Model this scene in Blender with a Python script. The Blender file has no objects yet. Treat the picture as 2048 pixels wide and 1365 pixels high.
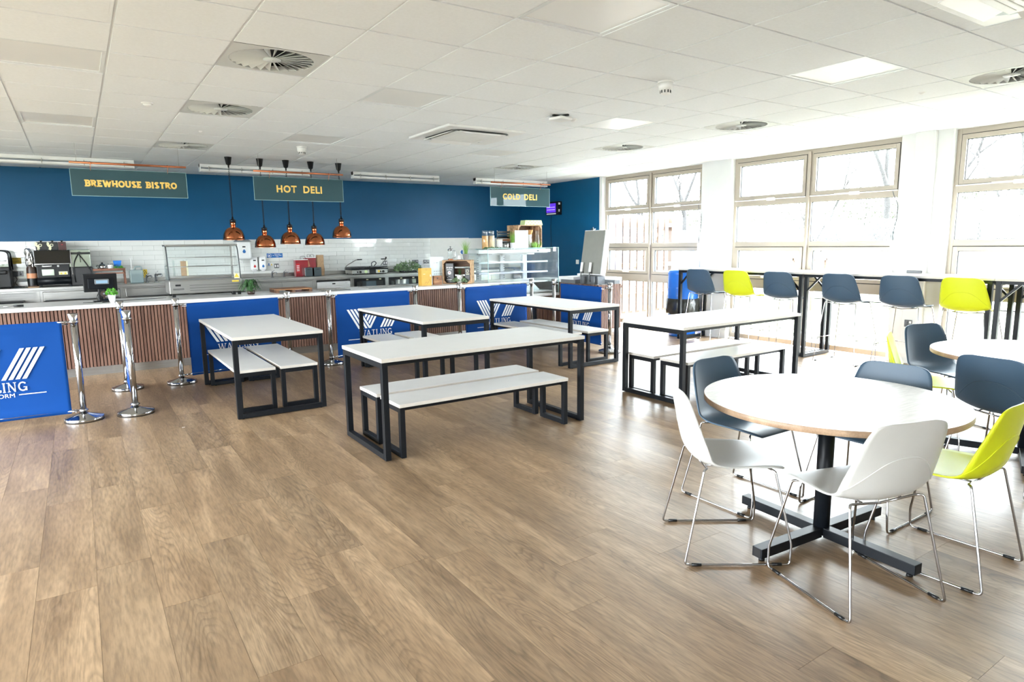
import bpy, math, random
from mathutils import Vector, Matrix
random.seed(7)
PI = math.pi
S = bpy.context.scene
COL = S.collection

# ------------------------------------------------------------------ camera
cd = bpy.data.cameras.new('camera')
cd.sensor_width = 36.0
cd.lens = 1290.9 * 36.0 / 2048.0
cd.clip_start = 0.05
cd.clip_end = 300
cam = bpy.data.objects.new('camera', cd)
COL.objects.link(cam)
YAW, PITCH, ROLL = 0.588036508, 0.150445484, -0.0137339202
fw = Vector((math.sin(YAW) * math.cos(PITCH), math.cos(YAW) * math.cos(PITCH), -math.sin(PITCH)))
rt = Vector((math.cos(YAW), -math.sin(YAW), 0))
up = rt.cross(fw)
r2 = rt * math.cos(ROLL) + up * math.sin(ROLL)
u2 = up * math.cos(ROLL) - rt * math.sin(ROLL)
mw = Matrix(((r2.x, u2.x, -fw.x, 0), (r2.y, u2.y, -fw.y, 0), (r2.z, u2.z, -fw.z, 1.5), (0, 0, 0, 1)))
cam.matrix_world = mw
S.camera = cam

# ------------------------------------------------------------------ world, sun, daylight portals, exposure
SKY = 5.0
SUN = 9.0
S.view_settings.view_transform = 'Standard'
S.view_settings.look = 'None'
S.view_settings.gamma = 1.0
S.view_settings.use_curve_mapping = False
S.view_settings.exposure = 3.0
w = bpy.data.worlds.new('sky')
S.world = w
w.use_nodes = True
bg = w.node_tree.nodes['Background']
bg.inputs[0].default_value = (0.88, 0.95, 1.0, 1)
bg.inputs[1].default_value = SKY
sd = bpy.data.lights.new('sun', 'SUN')
sd.energy = SUN
sd.angle = math.radians(3)
sd.color = (1, 0.95, 0.87)
sun = bpy.data.objects.new('sun', sd)
COL.objects.link(sun)
sun.rotation_euler = Vector((0.45, 0.55, 1.3)).to_track_quat('Z', 'Y').to_euler()


def portal(loc, rot, sx, sy):
    d = bpy.data.lights.new('daylight_portal', 'AREA')
    d.shape = 'RECTANGLE'
    d.size = sx
    d.size_y = sy
    d.cycles.is_portal = True
    o = bpy.data.objects.new('daylight_portal', d)
    COL.objects.link(o)
    o.location = loc
    o.rotation_euler = rot


# window bays in the right wall: (near y, far y)
BAYS = [(6.93, 9.25), (3.98, 6.38), (1.03, 3.43)]
for (a, b) in BAYS:
    portal((8.5, (a + b) / 2, 1.36), (0, PI / 2, 0), 2.7, b - a)
REAR = [(-3.6, -1.3)]
SIDE = [(0.9, 3.3), (3.8, 6.2), (6.7, 9.1)]  # unseen left-wall windows, added to brighten the left of the room
for (a, b) in SIDE:
    portal((-4.45, (a + b) / 2, 1.36), (0, -PI / 2, 0), 2.7, b - a)
for (a, b) in REAR:
    portal(((a + b) / 2, -5.75, 1.36), (-PI / 2, 0, 0), b - a, 2.7)

# ------------------------------------------------------------------ material helpers
MATS = {}


def newmat(name):
    m = bpy.data.materials.new(name)
    m.use_nodes = True
    MATS[name] = m
    nt = m.node_tree
    return m, nt, nt.nodes['Principled BSDF'], nt.nodes, nt.links


def ramp(N, stops):
    r = N.new('ShaderNodeValToRGB')
    e = r.color_ramp.elements
    while len(e) < len(stops):
        e.new(0.5)
    for i, (p, c) in enumerate(stops):
        e[i].position = p
        e[i].color = (c[0], c[1], c[2], 1)
    return r


def mat(name, c, rough=0.5, metal=0.0, var=0.06, scale=12.0, bump=0.0, bscale=200.0, spec=0.5, coat=0.0, stretch=None, alpha=1.0, trans=0.0):
    m, nt, P, N, L = newmat(name)
    tc = N.new('ShaderNodeTexCoord')
    mp = N.new('ShaderNodeMapping')
    L.new(tc.outputs['Object'], mp.inputs[0])
    if stretch:
        mp.inputs['Scale'].default_value = stretch
    n = N.new('ShaderNodeTexNoise')
    n.inputs['Scale'].default_value = scale
    n.inputs['Detail'].default_value = 3
    L.new(mp.outputs[0], n.inputs['Vector'])
    r = ramp(N, [(0.3, [x * (1 - var) for x in c]), (0.7, [min(1, x * (1 + var)) for x in c])])
    L.new(n.outputs[0], r.inputs[0])
    L.new(r.outputs[0], P.inputs['Base Color'])
    P.inputs['Roughness'].default_value = rough
    P.inputs['Metallic'].default_value = metal
    P.inputs['Specular IOR Level'].default_value = spec
    P.inputs['Coat Weight'].default_value = coat
    P.inputs['Alpha'].default_value = alpha
    P.inputs['Transmission Weight'].default_value = trans
    if bump > 0:
        b = N.new('ShaderNodeBump')
        b.inputs['Strength'].default_value = bump
        b.inputs['Distance'].default_value = 0.002
        n2 = N.new('ShaderNodeTexNoise')
        n2.inputs['Scale'].default_value = bscale
        L.new(mp.outputs[0], n2.inputs['Vector'])
        L.new(n2.outputs[0], b.inputs['Height'])
        L.new(b.outputs[0], P.inputs['Normal'])
    return m


def glassmat(name, tint, refl=0.06, haze=0.0, hazec=(1, 1, 1)):
    m, nt, P, N, L = newmat(name)
    out = N['Material Output']
    N.remove(P)
    t = N.new('ShaderNodeBsdfTransparent')
    t.inputs[0].default_value = (*tint, 1)
    g = N.new('ShaderNodeBsdfGlossy')
    g.inputs['Roughness'].default_value = 0.02
    # Schlick reflectance from the facing angle, the same on both faces of a pane
    lw = N.new('ShaderNodeLayerWeight')
    lw.inputs[0].default_value = 0.5
    pw = N.new('ShaderNodeMath')
    pw.operation = 'POWER'
    pw.inputs[1].default_value = 5
    L.new(lw.outputs['Facing'], pw.inputs[0])
    ml = N.new('ShaderNodeMath')
    ml.operation = 'MULTIPLY_ADD'
    ml.inputs[1].default_value = 0.6
    ml.inputs[2].default_value = refl
    L.new(pw.outputs[0], ml.inputs[0])
    mx = N.new('ShaderNodeMixShader')
    L.new(ml.outputs[0], mx.inputs[0])
    L.new(t.outputs[0], mx.inputs[1])
    L.new(g.outputs[0], mx.inputs[2])
    last = mx
    if haze > 0:
        d = N.new('ShaderNodeBsdfDiffuse')
        d.inputs[0].default_value = (*hazec, 1)
        m2 = N.new('ShaderNodeMixShader')
        m2.inputs[0].default_value = haze
        L.new(mx.outputs[0], m2.inputs[1])
        L.new(d.outputs[0], m2.inputs[2])
        last = m2
    L.new(last.outputs[0], out.inputs[0])
    return m


def woodmat(name, dark, mid, light, axis='Y', rough=0.45, rnd=True, scale=1.0, bump=0.15, rings=True, tone=0.22, spec=0.5, fine=0.14, lines=34):
    m, nt, P, N, L = newmat(name)
    tc = N.new('ShaderNodeTexCoord')
    oi = N.new('ShaderNodeObjectInfo')
    # per-piece offset so that no two planks share a figure
    cx = N.new('ShaderNodeCombineXYZ')
    for k, f in enumerate((31.7, 17.3, 9.1)):
        mm = N.new('ShaderNodeMath')
        mm.operation = 'MULTIPLY'
        mm.inputs[1].default_value = f
        L.new(oi.outputs['Random'], mm.inputs[0])
        L.new(mm.outputs[0], cx.inputs[k])
    ad = N.new('ShaderNodeVectorMath')
    ad.operation = 'ADD'
    L.new(tc.outputs['Object'], ad.inputs[0])
    L.new(cx.outputs[0], ad.inputs[1])
    mp = N.new('ShaderNodeMapping')
    s = {'X': (0.12, 1, 1), 'Y': (1, 0.12, 1), 'Z': (1, 1, 0.12)}[axis]
    mp.inputs['Scale'].default_value = [v * scale for v in s]
    L.new(ad.outputs[0], mp.inputs[0])
    n1 = N.new('ShaderNodeTexNoise')
    n1.inputs['Scale'].default_value = 7
    n1.inputs['Detail'].default_value = 4
    n1.inputs['Distortion'].default_value = 0.6
    L.new(mp.outputs[0], n1.inputs['Vector'])
    n2 = N.new('ShaderNodeTexNoise')
    n2.inputs['Scale'].default_value = 90
    n2.inputs['Detail'].default_value = 5
    L.new(mp.outputs[0], n2.inputs['Vector'])
    r1 = ramp(N, [(0.28, dark), (0.5, mid), (0.72, light)])
    L.new(n1.outputs[0], r1.inputs[0])
    col = r1.outputs[0]
    if rings:
        # contour lines of a soft noise field read as cathedral grain
        n3 = N.new('ShaderNodeTexNoise')
        n3.inputs['Scale'].default_value = 4.5
        n3.inputs['Detail'].default_value = 1.5
        L.new(mp.outputs[0], n3.inputs['Vector'])
        m1 = N.new('ShaderNodeMath')
        m1.operation = 'MULTIPLY'
        m1.inputs[1].default_value = lines
        L.new(n3.outputs[0], m1.inputs[0])
        m2 = N.new('ShaderNodeMath')
        m2.operation = 'FRACT'
        L.new(m1.outputs[0], m2.inputs[0])
        r3 = ramp(N, [(0.0, (0.70, 0.70, 0.70)), (0.35, (1, 1, 1)), (0.85, (1, 1, 1)), (1.0, (0.70, 0.70, 0.70))])
        L.new(m2.outputs[0], r3.inputs[0])
        mk = N.new('ShaderNodeTexNoise')
        mk.inputs['Scale'].default_value = 3.0
        L.new(mp.outputs[0], mk.inputs['Vector'])
        mkr = ramp(N, [(0.42, (0, 0, 0)), (0.62, (1, 1, 1))])
        L.new(mk.outputs[0], mkr.inputs[0])
        mx = N.new('ShaderNodeMix')
        mx.data_type = 'RGBA'
        mx.blend_type = 'MULTIPLY'
        L.new(mkr.outputs[0], mx.inputs['Factor'])
        L.new(col, mx.inputs['A'])
        L.new(r3.outputs[0], mx.inputs['B'])
        col = mx.outputs['Result']
    r2_ = ramp(N, [(0.32, (1 - fine, 1 - fine, 1 - fine)), (0.62, (1.06, 1.06, 1.06))])
    L.new(n2.outputs[0], r2_.inputs[0])
    mx = N.new('ShaderNodeMix')
    mx.data_type = 'RGBA'
    mx.blend_type = 'MULTIPLY'
    mx.inputs['Factor'].default_value = 1
    L.new(col, mx.inputs['A'])
    L.new(r2_.outputs[0], mx.inputs['B'])
    col = mx.outputs['Result']
    if rnd:
        rr = ramp(N, [(0.0, (1 - tone, 1 - tone, 1 - tone)), (1.0, (1 + tone, 1 + tone * 0.9, 1 + tone * 0.8))])
        L.new(oi.outputs['Random'], rr.inputs[0])
        mx = N.new('ShaderNodeMix')
        mx.data_type = 'RGBA'
        mx.blend_type = 'MULTIPLY'
        mx.inputs['Factor'].default_value = 1
        L.new(col, mx.inputs['A'])
        L.new(rr.outputs[0], mx.inputs['B'])
        col = mx.outputs['Result']
    L.new(col, P.inputs['Base Color'])
    P.inputs['Roughness'].default_value = rough
    P.inputs['Specular IOR Level'].default_value = spec
    b = N.new('ShaderNodeBump')
    b.inputs['Strength'].default_value = bump
    b.inputs['Distance'].default_value = 0.001
    L.new(n2.outputs[0], b.inputs['Height'])
    L.new(b.outputs[0], P.inputs['Normal'])
    return m


def emis(name, c, s):
    m, nt, P, N, L = newmat(name)
    P.inputs['Base Color'].default_value = (*c, 1)
    P.inputs['Emission Color'].default_value = (*c, 1)
    P.inputs['Emission Strength'].default_value = s
    return m


# colours
woodmat('floor_wood', (0.205, 0.132, 0.074), (0.300, 0.201, 0.118), (0.415, 0.290, 0.178), 'Y', rough=0.35, bump=0.12, tone=0.10, spec=0.65, fine=0.30, lines=44)
mat('floor_base', (0.17, 0.115, 0.07), 0.6)
mat('ceiling_tile', (0.83, 0.86, 0.885), 0.95, var=0.02, scale=60, bump=0.35, bscale=260, spec=0.1)
mat('ceiling_grid', (0.76, 0.79, 0.81), 0.45, var=0.01)
mat('void', (0.03, 0.03, 0.035), 0.9)
mat('plaster', (0.72, 0.725, 0.71), 0.75, var=0.02, scale=3, bump=0.05, bscale=120)
mat('blue_paint', (0.0003, 0.082, 0.200), 0.48, spec=0.35, var=0.05, scale=2, bump=0.04, bscale=160)
mat('wall_tile', (0.72, 0.73, 0.70), 0.08, var=0.03, scale=5, bump=0.10, bscale=18, coat=0.3)
mat('grout', (0.42, 0.43, 0.41), 0.8)
mat('cream_panel', (0.66, 0.66, 0.62), 0.5, var=0.02)
mat('window_frame', (0.41, 0.362, 0.30), 0.42, metal=0.15, var=0.02, scale=4)
mat('gasket', (0.03, 0.035, 0.04), 0.6)
mat('white_plastic', (0.80, 0.80, 0.79), 0.35, var=0.01)
mat('grey_plastic', (0.15, 0.16, 0.17), 0.45)
mat('black_plastic', (0.005, 0.0055, 0.0065), 0.38, spec=0.4, bump=0.05, bscale=400)
mat('black_metal', (0.005, 0.0065, 0.009), 0.40, spec=0.25, bump=0.03, bscale=500)
mat('table_white', (0.77, 0.77, 0.755), 0.36, var=0.015, scale=8)
mat('table_edge', (0.60, 0.56, 0.51), 0.5, var=0.05, scale=40, stretch=(1, 1, 6))
woodmat('birch_edge', (0.24, 0.155, 0.095), (0.32, 0.215, 0.14), (0.40, 0.28, 0.185), 'X', rough=0.45, rings=False, scale=2)
woodmat('round_top', (0.68, 0.66, 0.63), (0.69, 0.67, 0.64), (0.70, 0.68, 0.65), 'X', rough=0.27, rings=False, scale=1.2, bump=0.01, tone=0.02)
mat('chrome', (0.44, 0.44, 0.45), 0.09, metal=1.0, var=0.01)
mat('stainless', (0.40, 0.395, 0.375), 0.36, metal=1.0, var=0.08, scale=5, stretch=(1, 1, 14), bump=0.05, bscale=60)
mat('steel_dark', (0.12, 0.123, 0.126), 0.35, metal=0.9, var=0.1)
mat('shell_white', (0.56, 0.555, 0.53), 0.42, var=0.01, bump=0.12, bscale=500)
mat('shell_lime', (0.60, 0.66, 0.010), 0.42, var=0.01, bump=0.12, bscale=500)
mat('shell_blue', (0.040, 0.080, 0.128), 0.42, var=0.02, bump=0.12, bscale=500)
mat('banner_blue', (0.0002, 0.046, 0.225), 0.75, spec=0.2, var=0.04, scale=3, bump=0.2, bscale=600)
mat('banner_print', (0.78, 0.80, 0.82), 0.7, var=0.01)
woodmat('slat_wood', (0.115, 0.055, 0.038), (0.170, 0.088, 0.062), (0.225, 0.125, 0.090), 'Z', rough=0.5, scale=2.5, tone=0.12, rings=False)
mat('felt_black', (0.012, 0.011, 0.011), 0.9)
mat('counter_white', (0.72, 0.72, 0.705), 0.24, var=0.02, scale=9)
mat('copper', (0.56, 0.19, 0.085), 0.14, metal=1.0, var=0.10, scale=3, stretch=(8, 8, 0.4))
mat('copper_pipe', (0.50, 0.17, 0.08), 0.3, metal=1.0, var=0.05)
glassmat('window_glass', (0.97, 0.985, 0.985), 0.05)
glassmat('clear_glass', (0.93, 0.97, 0.965), 0.06, haze=0.03)
glassmat('clear_glass_b', (0.96, 0.98, 0.98), 0.05, haze=0.02)
glassmat('sign_glass', (0.36, 0.46, 0.48), 0.04, haze=0.58, hazec=(0.070, 0.140, 0.160))
mat('glass_edge', (0.35, 0.55, 0.55), 0.2, var=0.02)
mat('yellow_letter', (0.86, 0.56, 0.13), 0.5, var=0.02)
mat('panel_diffuser', (0.84, 0.85, 0.85), 0.35, var=0.005)
mat('dark_glass', (0.008, 0.008, 0.007), 0.08, var=0.1)
mat('yellow_label', (0.72, 0.52, 0.05), 0.5)
mat('cream_label', (0.75, 0.72, 0.50), 0.5)
mat('black_ink', (0.015, 0.015, 0.015), 0.6)
mat('white_ink', (0.85, 0.85, 0.85), 0.6)
mat('blue_label', (0.01, 0.13, 0.40), 0.5)
mat('red_label', (0.55, 0.02, 0.03), 0.5)
mat('foil', (0.75, 0.75, 0.76), 0.22, metal=1.0, var=0.3, scale=40, bump=1.0, bscale=60)
mat('brown_paper', (0.42, 0.27, 0.15), 0.8, var=0.15, scale=25, bump=0.4, bscale=60)
mat('copper_label', (0.55, 0.24, 0.12), 0.5)
mat('coffee_dark', (0.035, 0.018, 0.012), 0.4)
mat('maroon', (0.07, 0.022, 0.022), 0.5)
mat('mirror_panel', (0.42, 0.48, 0.40), 0.12, metal=0.7)
woodmat('shelf_wood', (0.12, 0.045, 0.028), (0.20, 0.085, 0.05), (0.27, 0.12, 0.075), 'X', rough=0.5, scale=3, rings=False)
woodmat('crate_wood', (0.24, 0.13, 0.065), (0.46, 0.28, 0.155), (0.60, 0.40, 0.24), 'X', rough=0.65, scale=3, rings=False)
woodmat('crate_dark', (0.06, 0.03, 0.018), (0.12, 0.06, 0.035), (0.19, 0.10, 0.055), 'X', rough=0.7, scale=3, rings=False)
woodmat('board_wood', (0.16, 0.06, 0.025), (0.33, 0.15, 0.06), (0.47, 0.24, 0.11), 'X', rough=0.5, scale=4)
mat('red_tin', (0.28, 0.008, 0.018), 0.3, var=0.15, coat=0.4)
mat('napkin_grey', (0.045, 0.065, 0.075), 0.45)
mat('blue_bag', (0.01, 0.17, 0.62), 0.3, var=0.3, scale=20, bump=0.6, bscale=30)
glassmat('jerry_plastic', (0.80, 0.88, 0.88), 0.05, haze=0.38, hazec=(0.42, 0.50, 0.50))
mat('jerry_liquid', (0.06, 0.13, 0.145), 0.3)
mat('mustard_card', (0.62, 0.36, 0.06), 0.6, var=0.06)
mat('leaf_bright', (0.10, 0.36, 0.03), 0.5, var=0.4, scale=30)
mat('leaf_dark', (0.035, 0.11, 0.03), 0.5, var=0.5, scale=25)
mat('leaf_grey', (0.16, 0.26, 0.12), 0.6, var=0.5, scale=25)
mat('leaf_grass', (0.22, 0.42, 0.07), 0.5, var=0.35, scale=25)
mat('pot_white', (0.80, 0.80, 0.80), 0.3)
mat('pot_zinc', (0.45, 0.48, 0.51), 0.3, metal=0.7)
mat('screen_dark', (0.01, 0.02, 0.03), 0.1)
mat('screen_blue', (0.25, 0.38, 0.50), 0.3)
emis('uv_glow', (0.10, 0.03, 0.62), 0.16)
emis('uv_tube', (0.45, 0.36, 1.0), 0.22)
mat('pasta', (0.66, 0.36, 0.12), 0.6, var=0.4, scale=120, bump=0.8, bscale=150)
mat('muesli', (0.74, 0.56, 0.36), 0.6, var=0.4, scale=120, bump=0.8, bscale=150)
mat('cork_lid', (0.70, 0.66, 0.60), 0.5)
mat('acrylic_frost', (0.62, 0.70, 0.72), 0.3, var=0.08, scale=14)
mat('green_card', (0.55, 0.68, 0.33), 0.55, var=0.03)
mat('olive_dot', (0.16, 0.22, 0.04), 0.6)
mat('black_bag', (0.018, 0.018, 0.02), 0.3, var=0.1, bump=0.3, bscale=30)
mat('bin_blue', (0.01, 0.15, 0.62), 0.35, var=0.03, coat=0.2)
mat('bin_liner', (0.035, 0.038, 0.035), 0.22, var=0.3, bump=0.9, bscale=22)
mat('case_white', (0.80, 0.80, 0.81), 0.3, var=0.02)
mat('shelf_lilac', (0.66, 0.66, 0.80), 0.25, var=0.02)
mat('panel_grey', (0.27, 0.27, 0.245), 0.5, var=0.03, spec=0.3)
mat('blade', (0.62, 0.64, 0.63), 0.45, var=0.01)
mat('bread', (0.62, 0.34, 0.13), 0.7, var=0.2, scale=20)
mat('grass', (0.032, 0.041, 0.017), 0.95, var=0.6, scale=1.2, bump=0.6, bscale=14)
mat('soil', (0.026, 0.023, 0.022), 0.95, var=0.95, scale=2.2, bump=0.8, bscale=5)
mat('paving', (0.42, 0.41, 0.38), 0.9, var=0.1)
woodmat('picket_wood', (0.075, 0.045, 0.030), (0.10, 0.062, 0.043), (0.13, 0.083, 0.058), 'Z', rough=0.7, rings=False)
mat('bark', (0.026, 0.024, 0.023), 0.95, var=0.35, scale=8, bump=0.6, bscale=30)
mat('bark_pale', (0.040, 0.038, 0.036), 0.95, var=0.35, scale=8, bump=0.6, bscale=30)
mat('bush_green', (0.045, 0.052, 0.030), 0.9, var=0.5, scale=3)
mat('bush_dark', (0.026, 0.036, 0.036), 0.9, var=0.5, scale=3)
mat('bush_pale', (0.060, 0.064, 0.045), 0.9, var=0.4, scale=3)
mat('fence_white', (0.72, 0.74, 0.75), 0.5)
mat('render_pale', (0.42, 0.45, 0.50), 0.8)
mat('render_blue', (0.22, 0.32, 0.55), 0.6)

# ------------------------------------------------------------------ mesh builder


class MB:
    def __init__(s):
        s.v = []
        s.f = []
        s.m = []
        s.s = []
        s.mi = 0
        s.sm = False

    def _a(s, vs, fs):
        b = len(s.v)
        s.v.extend([tuple(p) for p in vs])
        for f in fs:
            s.f.append([b + i for i in f])
            s.m.append(s.mi)
            s.s.append(s.sm)
        return s

    def box(s, x0, y0, z0, x1, y1, z1):
        vs = [(x0, y0, z0), (x1, y0, z0), (x1, y1, z0), (x0, y1, z0), (x0, y0, z1), (x1, y0, z1), (x1, y1, z1), (x0, y1, z1)]
        k = s.sm
        s.sm = False
        s._a(vs, [(0, 3, 2, 1), (4, 5, 6, 7), (0, 1, 5, 4), (1, 2, 6, 5), (2, 3, 7, 6), (3, 0, 4, 7)])
        s.sm = k
        return s

    def cbox(s, c, d, R=None):
        hx, hy, hz = d[0] / 2, d[1] / 2, d[2] / 2
        vs = []
        for z in (-hz, hz):
            for (x, y) in ((-hx, -hy), (hx, -hy), (hx, hy), (-hx, hy)):
                p = Vector((x, y, z))
                if R is not None:
                    p = R @ p
                vs.append((p.x + c[0], p.y + c[1], p.z + c[2]))
        return s._a(vs, [(0, 3, 2, 1), (4, 5, 6, 7), (0, 1, 5, 4), (1, 2, 6, 5), (2, 3, 7, 6), (3, 0, 4, 7)])

    def bar(s, p, q, wx, wy=None, upv=(0, 0, 1)):
        """square bar from p to q"""
        wy = wy or wx
        p, q = Vector(p), Vector(q)
        d = (q - p).normalized()
        u = Vector(upv)
        if abs(d.dot(u)) > 0.95:
            u = Vector((1, 0, 0))
        a = d.cross(u).normalized()
        b = a.cross(d).normalized()
        vs = []
        for o in (p, q):
            for (i, j) in ((-1, -1), (1, -1), (1, 1), (-1, 1)):
                vs.append(o + a * (i * wx / 2) + b * (j * wy / 2))
        return s._a(vs, [(0, 3, 2, 1), (4, 5, 6, 7), (0, 1, 5, 4), (1, 2, 6, 5), (2, 3, 7, 6), (3, 0, 4, 7)])

    def lathe(s, prof, n=24, c=(0, 0, 0), R=None, capb=True, capt=True, smooth=True):
        vs = []
        for (r, z) in prof:
            for i in range(n):
                a = 2 * PI * i / n
                p = Vector((r * math.cos(a), r * math.sin(a), z))
                if R is not None:
                    p = R @ p
                vs.append((p.x + c[0], p.y + c[1], p.z + c[2]))
        fs = []
        for k in range(len(prof) - 1):
            for i in range(n):
                j = (i + 1) % n
                fs.append((k * n + i, k * n + j, (k + 1) * n + j, (k + 1) * n + i))
        k0 = s.sm
        s.sm = smooth
        b = len(s.v)
        s._a(vs, fs)
        s.sm = False
        if capb and prof[0][0] > 1e-6:
            s.f.append([b + i for i in range(n)][::-1])
            s.m.append(s.mi)
            s.s.append(False)
        if capt and prof[-1][0] > 1e-6:
            s.f.append([b + (len(prof) - 1) * n + i for i in range(n)])
            s.m.append(s.mi)
            s.s.append(False)
        s.sm = k0
        return s

    def cyl(s, c, r, z0, z1, n=20, r1=None, smooth=True):
        return s.lathe([(r, z0), (r if r1 is None else r1, z1)], n, c, smooth=smooth)

    def rod(s, p, q, r, n=10, r1=None):
        return s.tube([p, q], r, n, r1=r1)

    def tube(s, pts, r, n=8, closed=False, r1=None, caps=True):
        P = [Vector(p) for p in pts]
        m = len(P)
        rings = []
        prev = None
        for i in range(m):
            if closed:
                d = (P[(i + 1) % m] - P[i - 1]).normalized()
            elif i == 0:
                d = (P[1] - P[0]).normalized()
            elif i == m - 1:
                d = (P[-1] - P[-2]).normalized()
            else:
                d = ((P[i + 1] - P[i]).normalized() + (P[i] - P[i - 1]).normalized())
                if d.length < 1e-6:
                    d = P[i + 1] - P[i]
                d.normalize()
            if prev is None:
                u = Vector((0, 0, 1)) if abs(d.z) < 0.9 else Vector((1, 0, 0))
                a = d.cross(u).normalized()
            else:
                a = prev - d * prev.dot(d)
                if a.length < 1e-6:
                    a = d.orthogonal()
                a.normalize()
            prev = a
            b = d.cross(a)
            rr = r if r1 is None else r + (r1 - r) * i / (m - 1)
            rings.append([P[i] + a * (rr * math.cos(2 * PI * k / n)) + b * (rr * math.sin(2 * PI * k / n)) for k in range(n)])
        vs = [p for R_ in rings for p in R_]
        fs = []
        for i in range(m if closed else m - 1):
            i2 = (i + 1) % m
            for k in range(n):
                k2 = (k + 1) % n
                fs.append((i * n + k, i * n + k2, i2 * n + k2, i2 * n + k))
        k0 = s.sm
        s.sm = True
        s._a(vs, fs)
        s.sm = k0
        if caps and not closed:
            b = len(s.v) - len(vs)
            s.f.append([b + i for i in range(n)][::-1])
            s.f.append([b + (m - 1) * n + i for i in range(n)])
            s.m += [s.mi, s.mi]
            s.s += [False, False]
        return s

    def prism(s, poly, z0, z1, M=None):
        n = len(poly)
        vs = [Vector((x, y, z0)) for x, y in poly] + [Vector((x, y, z1)) for x, y in poly]
        if M is not None:
            vs = [M @ v for v in vs]
        fs = [list(range(n))[::-1], [n + i for i in range(n)]] + [(i, (i + 1) % n, n + (i + 1) % n, n + i) for i in range(n)]
        return s._a(vs, fs)

    def quad(s, a, b, c, d):
        return s._a([a, b, c, d], [(0, 1, 2, 3)])

    def build(s, name, mats, parent=None, loc=(0, 0, 0), rot=(0, 0, 0), bevel=0, kind=None, segs=2):
        me = bpy.data.meshes.new(name)
        me.from_pydata(s.v, [], s.f)
        if isinstance(mats, str):
            mats = [mats]
        for k in mats:
            me.materials.append(MATS[k])
        me.polygons.foreach_set('material_index', s.m)
        me.polygons.foreach_set('use_smooth', s.s)
        me.update()
        o = bpy.data.objects.new(name, me)
        COL.objects.link(o)
        o.location = loc
        o.rotation_euler = rot
        if parent:
            o.parent = parent
        if bevel:
            b = o.modifiers.new('bevel', 'BEVEL')
            b.width = bevel
            b.segments = segs
            b.limit_method = 'ANGLE'
            b.angle_limit = math.radians(50)
        if kind:
            o['kind'] = kind
        return o


def tag(o, label, cat, group=None):
    o['label'] = label
    o['category'] = cat
    if group:
        o['group'] = group
    return o


def thing(name, label, cat, loc=(0, 0, 0), rz=0, group=None):
    o = bpy.data.objects.new(name, None)
    COL.objects.link(o)
    o.empty_display_size = 0.1
    o.location = loc
    o.rotation_euler = (0, 0, rz)
    return tag(o, label, cat, group)


def struct(o):
    o['kind'] = 'structure'
    return o


KIDS = {}


def kids(o):
    return [c for c in bpy.data.objects if c.parent == o]


def dup(root, loc, rz, label):
    """copy a thing with its parts and sub-parts"""
    r = root.copy()
    COL.objects.link(r)
    r.location = loc
    r.rotation_euler = (0, 0, rz)
    r['label'] = label
    for ch in kids(root):
        c = ch.copy()
        COL.objects.link(c)
        c.parent = r
        for g in kids(ch):
            d = g.copy()
            COL.objects.link(d)
            d.parent = c
    return r


def piece(src, parent, loc, rot=None, name=None):
    """an alike piece sharing mesh data"""
    o = bpy.data.objects.new(name or src.name.split('.')[0], src.data)
    COL.objects.link(o)
    o.parent = parent
    o.location = loc
    if rot:
        o.rotation_euler = rot
    return o


def fillet(pts, r, k=5, closed=False):
    """round the corners of a 3d polyline"""
    P = [Vector(p) for p in pts]
    out = []
    n = len(P)
    for i in range(n):
        if not closed and i in (0, n - 1):
            out.append(P[i])
            continue
        a, b, c = P[i - 1], P[i], P[(i + 1) % n]
        d1, d2 = (a - b), (c - b)
        rr = min(r, d1.length * 0.45, d2.length * 0.45)
        p1, p2 = b + d1.normalized() * rr, b + d2.normalized() * rr
        for t in range(k + 1):
            t /= k
            out.append(p1 * (1 - t) ** 2 + b * 2 * t * (1 - t) + p2 * t * t)
    return out


# ------------------------------------------------------------------ lettering
def arc(cx, cy, rx, ry, a0, a1, n=10):
    return [(cx + rx * math.cos(math.radians(a0 + (a1 - a0) * i / n)), cy + ry * math.sin(math.radians(a0 + (a1 - a0) * i / n))) for i in range(n + 1)]


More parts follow.
